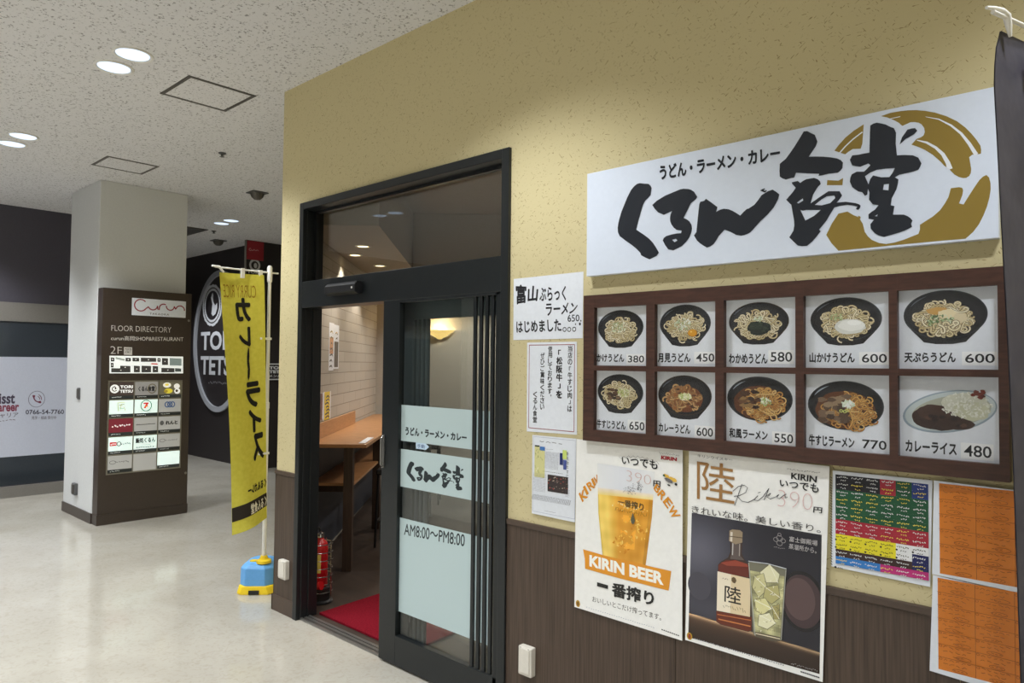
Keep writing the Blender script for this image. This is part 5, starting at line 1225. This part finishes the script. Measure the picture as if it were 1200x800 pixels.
H_ = e-b; k.text('TORI', a+.04, b+H_*.66, c2-.06, b+H_*.86, (216, 216, 216), .05); k.text('TETSU', a+.04, b+H_*.40, c2-.02, b+H_*.6, (216, 216, 216), .05); k.text('メンバー', a+.04, b+H_*.14, c2-.04, b+H_*.32, (200, 200, 200), .03)
k.build('lettering', M['print'], ts)

# ---------------------------------------------------------------- yellow banner on its water-filled base
PXB = -4.62; PYB = 2.515
ban = thing('yellow_banner', (PXB, PYB, 0), 'tall yellow curry banner with black mirrored lettering on a blue and yellow water base', 'banner')
pc = Vector((PXB, PYB, 0))
def octo(w, dp, c_, z): return [pc+n_*(x-.040)+u_*(y+.072)+Vector((0, 0, z)) for x, y in ((-w+c_, -dp), (w-c_, -dp), (w, -dp+c_), (w, dp-c_), (w-c_, dp), (-w+c_, dp), (-w, dp-c_), (-w, -dp+c_))]
def stack(rings):
    mb = MB(); vs = [p for r_ in rings for p in r_]; n = 8; fs = []
    for i in range(len(rings)-1):
        for j in range(n): fs.append((i*n+j, i*n+(j+1) % n, (i+1)*n+(j+1) % n, (i+1)*n+j))
    fs += [tuple(range(n-1, -1, -1)), tuple((len(rings)-1)*n+j for j in range(n))]
    return mb.add(vs, fs)
stack([octo(.124, .150, .03, 0), octo(.124, .150, .03, .012), octo(.116, .142, .035, .052), octo(.114, .14, .04, .056)]).build('base_tray', M['yellow_plastic'], ban, .004)
stack([octo(.113, .138, .045, .054), octo(.111, .136, .045, .17), octo(.096, .120, .045, .192), octo(.06, .085, .02, .206)]).build('water_tank', M['blue_plastic'], ban, .005)
mb = MB(); q_ = pc-n_*.04-u_*.0720
mb.obox(q_-n_*.035-u_*.012+Vector((0, 0, .004)), n_*.07, u_*.014, (0, 0, .026)); mb.build('tray_slot', M['black_plastic'], ban)
MB().lathe(pc+Vector((0, 0, .200)), [(.05, 0), (.05, .018), (.03, .026), (.022, .05), (0, .05)], 20).build('pole_collar', M['yellow_plastic'], ban)
MB().lathe(pc-n_*.075+u_*.02+Vector((0, 0, .192)), [(.028, 0), (.028, .018), (.0, .02)], 14).build('filler_cap', M['yellow_plastic'], ban)
PBn = Plane((PXB, 0, 0), (0, 1, 0), (0, 0, 1), (1, 0, 0))
ztop = PBn.uv((311, 315))[1]
MB().tube([pc+Vector((0, 0, .2)), pc+Vector((0, 0, 1.3))], .014, 14).tube([pc+Vector((0, 0, 1.28)), pc+Vector((0, 0, ztop+.02))], .0115, 14).lathe(pc+Vector((0, 0, 1.27)), [(.017, 0), (.017, .04), (.012, .045)], 14).build('pole', M['white_tube'], ban)
MB().lathe(pc+Vector((0, 0, ztop-.09)), [(.016, 0), (.018, .02), (.018, .1), (.012, .115), (0, .118)], 14).build('pole_head', M['white_tube'], ban)
e0, e1 = PBn.uv((252, 312.5)), PBn.uv((326, 320.5))
MB().tube([Vector((PXB, e0[0], e0[1])), Vector((PXB, e1[0], e1[1]))], .006, 10).build('crossbar', M['white_tube'], ban)
MB().tube([Vector((PXB, e0[0]-.02, e0[1]+.006)), Vector((PXB, e0[0]+.03, e0[1]+.002)), Vector((PXB, e0[0]+.06, e0[1]-.03))], [.006, .010, .006], 10).build('end_cap', M['white_tube'], ban)
# cloth, with a slight billow
q = [PBn.uv(p) for p in ((258.5, 318.5), (308.3, 322.5), (311.5, 606), (272, 627))]
def billow(s, t): return .012*math.sin(s*5+t*3)+.02*math.sin(t*4.2)*(1-s)+.035*(1-t)**3*math.sin(s*3.1)
def cloth_pt(s, t):
    a = ((1-s)*q[3][0]+s*q[2][0], (1-s)*q[3][1]+s*q[2][1]); b = ((1-s)*q[0][0]+s*q[1][0], (1-s)*q[0][1]+s*q[1][1])
    return Vector((PXB+billow(s, t)+.024*(1-t)**.5*s, a[0]*(1-t)+b[0]*t, a[1]*(1-t)+b[1]*t))
class Cloth(Plane):
    def __init__(s_): super().__init__((PXB, 0, 0), (0, 1, 0), (0, 0, 1), (1, 0, 0))
    def at(s_, s, t, n=0): return cloth_pt(s, t)+Vector((n+.0012, 0, 0))
mb = MB(); NS, NT = 14, 44
vs = [cloth_pt(i/NS, j/NT)+Vector((dx, 0, 0)) for dx in (0, -.0015) for j in range(NT+1) for i in range(NS+1)]
off = (NS+1)*(NT+1)
fs = [tuple(x+o for x in (j*(NS+1)+i, j*(NS+1)+i+1, (j+1)*(NS+1)+i+1, (j+1)*(NS+1)+i)) for o in (0, off) for j in range(NT) for i in range(NS)]
mb.add(vs, fs, True); cl = mb.build('cloth', M['yellow_cloth'], ban)
PCl = Cloth(); BK = (40, 38, 34)
k = Ink(PCl, .0006)
for j in range(8): k.raw([(i/14, .042+.062*j/8) for i in range(15)]+[(i/14, .042+.062*(j+1)/8) for i in range(15)], [(i, i+1, i+16, i+15) for i in range(14)], (52, 46, 40)) if j else None
k.build('dark_band', M['cloth_print'], cl)
k = Ink(PCl, .0012)
k.text('CURRY RICE', .06, .905, .80, .955, (158, 124, 44), -.008, True)
for ch, (x0, y0, x1, y1) in zip('カレ', ((.33, .81, .68, .905), (.38, .71, .66, .79))): k.text(ch, x0, y0, x1, y1, BK, .05, True)
k.line([(.585+.01*math.sin(i), .70-.12*i/12) for i in range(13)], [.03]+[.05]*11+[.03], BK)
for ch, (x0, y0, x1, y1) in zip('ライス', ((.48, .465, .86, .57), (.53, .365, .88, .46), (.62, .25, .94, .36))): k.text(ch, x0, y0, x1, y1, BK, .05, True)
k.text('くるんカレー', .40, .130, .99, .165, BK, .05, True)
k.text('くるん食堂', .46, .052, .99, .094, (226, 220, 200), .03, True)
k.v = [v for v in k.v]
k.build('lettering', M['cloth_print'], cl)
for s_ in (.50, .93):
    p_ = cloth_pt(s_, 1)
    zb = e0[1]+(e1[1]-e0[1])*((p_.y-e0[0])/(e1[0]-e0[0]))
    MB().obox((PXB-.008, p_.y-.012, p_.z-.03), (.018, 0, 0), (0, .026, 0), (0, 0, zb+.010-p_.z+.03)).build('hanging_loop', M['white_tube'], ban, .002)
for z in (1.75, .95):
    MB().obox((PXB-.018, q[1][0]-.02, z), (.036, 0, 0), (0, PYB+.016-q[1][0]+.02, 0), (0, 0, .016)).build('hanging_loop', M['white_tube'], ban, .002)

# ---------------------------------------------------------------- black banner at the right edge
BU = Vector((.30, .954, 0)).normalized(); BN = Vector((BU.y, -BU.x, 0)); BO = Vector((-.228, 1.60, 0))
PN = Plane(BO, BU, (0, 0, 1), BN)                # the banner stands nearly square to the shop front
bp_ = PN.at(.615, 0)
nb = thing('black_banner', tuple(bp_), 'tall black banner with white arm cap, cut by the right edge of the picture', 'banner')
le = [PN.uv(p) for p in ((1173, 36), (1167, 60), (1165.5, 95), (1169, 160), (1174, 260), (1181, 390), (1188, 540), (1193, 680), (1197, 800))]
zt = le[0][1]
def blx(z):
    for (ua, va), (ub, vb) in zip(le, le[1:]):
        if vb <= z <= va: return ua+(ub-ua)*(va-z)/(va-vb)
    return le[-1][0] if z < le[-1][1] else le[0][0]
mb = MB(); NS, NT = 16, 48; zbm = zt-1.78
vs = []
for dy in (0, -.002):
    for j in range(NT+1):
        z = zbm+(zt-zbm)*j/NT; xl = blx(z)
        for i in range(NS+1):
            s_ = i/NS; x = xl+(.595-xl)*s_
            vs.append(PN.at(x, z-.012*s_*(z-zbm)/(zt-zbm), dy+.010*math.sin(z*9+s_*4)*s_*(1-s_)*2+.008*math.sin(s_*11+z*2)*s_))
off = (NS+1)*(NT+1)
fs = [tuple(x+o for x in (j*(NS+1)+i, j*(NS+1)+i+1, (j+1)*(NS+1)+i+1, (j+1)*(NS+1)+i)) for o in (0, off) for j in range(NT) for i in range(NS)]
mb.add(vs, fs, True); bc = mb.build('cloth', M['black_cloth'], nb)
ra = PN.uv((1195.5, 68)); rb_ = PN.uv((1195.5, 93))
k = Ink(PN, .016); k.rect(ra[0], rb_[1], ra[0]+.2, ra[1], (200, 70, 72)); k.build('red_patch', M['cloth_print'], bc)
c0, c1 = PN.uv((1152, 13)), PN.uv((1205, 37))
slope = (c1[1]-c0[1])/(c1[0]-c0[0]); z2 = c0[1]+slope*(.65-c0[0])
MB().tube([PN.at(c0[0]+.01, c0[1]-.004, .012), PN.at(.65, z2, .012)], .0042, 10).build('crossbar', M['white_tube'], nb)
k_ = [PN.uv(p) for p in ((1148, 12), (1157, 13), (1166, 16), (1172, 22), (1174, 33), (1176, 46))]
MB().tube([PN.at(x, z, .012) for x, z in k_], [.003, .0042, .006, .0075, .006, .003], 12).build('end_cap', M['white_tube'], nb)
MB().tube([PN.at(.615, .02), PN.at(.615, z2+.05)], .012, 14).build('pole', M['white_tube'], nb)
MB().lathe(bp_, [(.15, 0), (.15, .03), (.12, .1), (.04, .13), (0, .13)], 28).build('base', M['black_plastic'], nb)

# ---------------------------------------------------------------- inside the shop
# counter along the brick wall
t = thing('wall_counter', tuple(D(6.2, -1.15, 0)), 'warm wood counter along the brick wall, seen through the open door', 'counter')
mb = MB().obox(D(5.46, -1.368, .945), u_*3.2, n_*.455, (0, 0, .028)); mb.build('countertop', M['oak'], t, .003)
mb = MB().obox(D(5.46, -1.368, .974), u_*1.90, n_*.02, (0, 0, .125)); mb.build('splashback', M['oak'], t, .002)
mb = MB().obox(D(5.62, -1.366, .63), u_*2.6, n_*.33, (0, 0, .022)); mb.build('lower_shelf', M['oak'], t, .002)
for tt in (5.49, 6.88): MB().obox(D(tt, -1.09, .004), u_*.07, n_*.07, (0, 0, .94)).build('post', M['dark_wood'], t, .002)
for tt in (5.75, 7.4): MB().obox(D(tt, -1.368, .56), u_*.03, n_*.25, (0, 0, .07)).build('bracket', M['dark_wood'], t, .002)
tag(MB().obox(D(5.52, -.985, .9735), u_*.42, n_*.05, (0, 0, .003)).build('paper_strip', M['paper']), 'long white paper strip lying along the counter edge', 'paper')
# mat
a = [Vector((-3.94, 2.53, .004)), Vector((-3.97, 3.03, .004)), Vector((-3.09, 2.98, .004)), Vector((-3.06, 2.53, .004))]
mb = MB(); mb.add(a+[p+Vector((0, 0, .012)) for p in a], [(0, 1, 2, 3), (4, 5, 6, 7), (0, 1, 5, 4), (1, 2, 6, 5), (2, 3, 7, 6), (3, 0, 4, 7)])
tag(mb.build('doormat', M['carpet']), 'red carpet doormat just inside the sliding door', 'doormat')
# fire extinguisher in its wire stand
ec = Vector((-4.155, 2.665, .004))
t = thing('fire_extinguisher', tuple(ec), 'red fire extinguisher in a chrome wire stand just inside the doorway', 'fire extinguisher')
MB().lathe(ec, [(0, .10), (.046, .10), (.052, .115), (.052, .37), (.044, .395), (.026, .41), (.020, .425), (0, .425)], 28).build('cylinder', M['red_paint'], t)
MB().lathe(ec, [(.0, .425), (.024, .425), (.024, .455), (.012, .46), (0, .46)], 16).build('valve', M['chrome'], t)
mb = MB().tube([ec+Vector((.0, 0, .462)), ec+Vector((.03, -.03, .50)), ec+Vector((.075, -.06, .505))], .007, 8).tube([ec+Vector((0, 0, .458)), ec+Vector((.04, -.03, .462)), ec+Vector((.08, -.06, .46))], .007, 8)
mb.build('handle', M['black_plastic'], t)
MB().tube([ec+Vector((-.02, 0, .445)), ec+Vector((-.075, -.02, .40)), ec+Vector((-.085, -.03, .28)), ec+Vector((-.05, -.075, .16)), ec+Vector((.03, -.09, .125))], .009, 10).build('hose', M['black_plastic'], t)
MB().tube([ec+Vector((.02, -.09, .122)), ec+Vector((.05, -.08, .128)), ec+Vector((.11, -.055, .14))], [.014, .022, .028], 14).build('discharge_horn', M['red_paint'], t)
mb = MB()
for i in range(9):
    a0, a1 = -1.9+i*.16, -1.9+(i+1)*.16; r_ = .0532
    mb.add([ec+Vector((r_*math.cos(a), r_*math.sin(a), z)) for z in (.20, .32) for a in (a0, a1)], [(0, 1, 3, 2)])
mb.build('instruction_label', M['label_yellow'], t)
mb = MB()
for i in range(7): mb.tube([ec+Vector((.082*math.cos(2*math.pi*j/28), .082*math.sin(2*math.pi*j/28), .075+i*.052)) for j in range(28)], .0035, 6, closed=True)
mb.build('wire_rings', M['chrome'], t)
for j in range(4):
    a_ = .5+j*math.pi/2; MB().tube([ec+Vector((.082*math.cos(a_), .082*math.sin(a_), .004)), ec+Vector((.082*math.cos(a_), .082*math.sin(a_), .40))], .004, 6).build('upright', M['chrome'], t)
MB().lathe(ec, [(.0, 0), (.088, 0), (.088, .012), (.072, .02), (.072, .10), (.05, .104), (0, .104)], 28).build('stand_base', M['black_plastic'], t)
# wall posters on the brick
PWl = Plane(D(0, -1.3795, 0), u_, (0, 0, 1), n_)
def strip(px, label, cat, cols, seed, group=None):
    (a, e), (c, b) = PWl.uv(px[0]), PWl.uv(px[1]); a, c = min(a, c), max(a, c)
    mb = MB().obox(D(a, -1.3798, b), u_*(c-a), n_*.0015, (0, 0, e-b)); o = tag(mb.build('wall_strip_poster' if cat == 'poster' else 'notice', M['paper']), label, cat, group)
    rr = random.Random(seed); k = Ink(PWl, .0014)
    for f0, f1, col in cols: k.rect(a+(c-a)*.12, b+(e-b)*f0, c-(c-a)*.12, b+(e-b)*f1, col)
    for i in range(7):
        vv = b+(e-b)*(.08+.12*i); k.line([(a+(c-a)*rr.uniform(.15, .4), vv), (a+(c-a)*rr.uniform(.5, .7), vv+.012), (a+(c-a)*rr.uniform(.6, .9), vv-.006)], .014, rr.choice([(50, 46, 44), (90, 74, 60)]))
    k.build('print', M['gloss_print'], o)
strip(((386, 377.5), (390.6, 434)), 'left narrow white strip poster on the brick wall above the counter', 'poster', ((.35, .7, (206, 150, 110)),), 31, 'strip posters on the brick wall')
strip(((391.5, 380), (396.5, 432)), 'right narrow strip poster with dark photo on the brick wall above the counter', 'poster', ((.04, .62, (66, 58, 54)),), 32, 'strip posters on the brick wall')
strip(((379, 459.5), (387, 490)), 'yellow notice on the brick wall just above the counter splashback', 'notice', ((.0, 1.0, (236, 206, 50)),), 33)
strip(((371, 462), (378.3, 491)), 'plum coloured notice beside the yellow notice above the counter', 'notice', ((.0, 1.0, (120, 60, 66)),), 34)
# sconce on the end wall
PE = Plane(D(8.8795, 0, 0), n_, (0, 0, 1), -u_)
a, b, c, d_ = [PE.uv(p) for p in ((498, 387), (533, 388), (520, 397.5), (513, 398.5))]
t = thing('wall_sconce', tuple(PE.at((a[0]+b[0])/2, c[1])), 'glowing triangular wall lamp on the shop wall behind the glass door', 'wall lamp')
mb = MB(); w_ = (b[0]-a[0]); xm = (a[0]+b[0])/2; zt_, zb_ = a[1], c[1]; n_s = 12
rows_ = []
for j in range(7):
    f = j/6; z = zt_+(zb_-zt_)*f; hw = w_/2*(1-f)+.025*f; dp = .14*(1-f)+.03
    rows_.append([PE.at(xm-hw*math.cos(math.pi*i/n_s), z, dp*math.sin(math.pi*i/n_s)+.004) for i in range(n_s+1)])
vs = [p for r_ in rows_ for p in r_]
mb.add(vs, [(j*(n_s+1)+i, j*(n_s+1)+i+1, (j+1)*(n_s+1)+i+1, (j+1)*(n_s+1)+i) for j in range(6) for i in range(n_s)], True); mb.build('shade', M['sconce'], t)
MB().obox(PE.at(xm-.06, zb_, 0), n_*.12, -u_*.02, (0, 0, .10)).build('wall_bracket', M['chrome'], t)
l = bpy.data.lights.new('sconce_bulb', 'POINT'); l.energy = 7; l.color = (1, .78, .45); l.shadow_soft_size = .03
lo = bpy.data.objects.new('sconce_bulb', l); COL.objects.link(lo); lo.location = tuple(PE.at(xm, zt_+.02, .09))
# bar stools and a chair by the counter
def stool(tt, nn, label):
    o = D(tt, nn, .004); t = thing('bar_stool', tuple(o), label, 'stool', 'dark stools at the counter')
    mb = MB().obox(o-u_*.17-n_*.17+Vector((0, 0, .62)), u_*.34, n_*.34, (0, 0, .05)); mb.build('seat', M['black_plastic'], t, .015)
    mb = MB().obox(o-u_*.16+n_*.15+Vector((0, 0, .70)), u_*.32, n_*.025, (0, 0, .24)); mb.build('backrest', M['black_plastic'], t, .01)
    for sx in (-1, 1):
        for sy in (-1, 1):
            top = .93 if sy > 0 else .62
            MB().tube([o+u_*.16*sx+n_*.17*sy, o+u_*.14*sx+n_*.15*sy+Vector((0, 0, top))], .011, 8).build('leg', M['black_plastic'], t)
    MB().tube([o+u_*.15*sx+n_*.16*sy+Vector((0, 0, .22)) for sx, sy in ((-1, -1), (1, -1), (1, 1), (-1, 1))], .008, 8, closed=True).build('foot_rail', M['black_plastic'], t)
stool(6.35, -.78, 'dark bar stool nearest the door at the wood counter')
stool(7.25, -.74, 'dark bar stool farther along the wood counter')
stool(8.2, -.70, 'dark bar stool at the far end of the counter by the end wall')
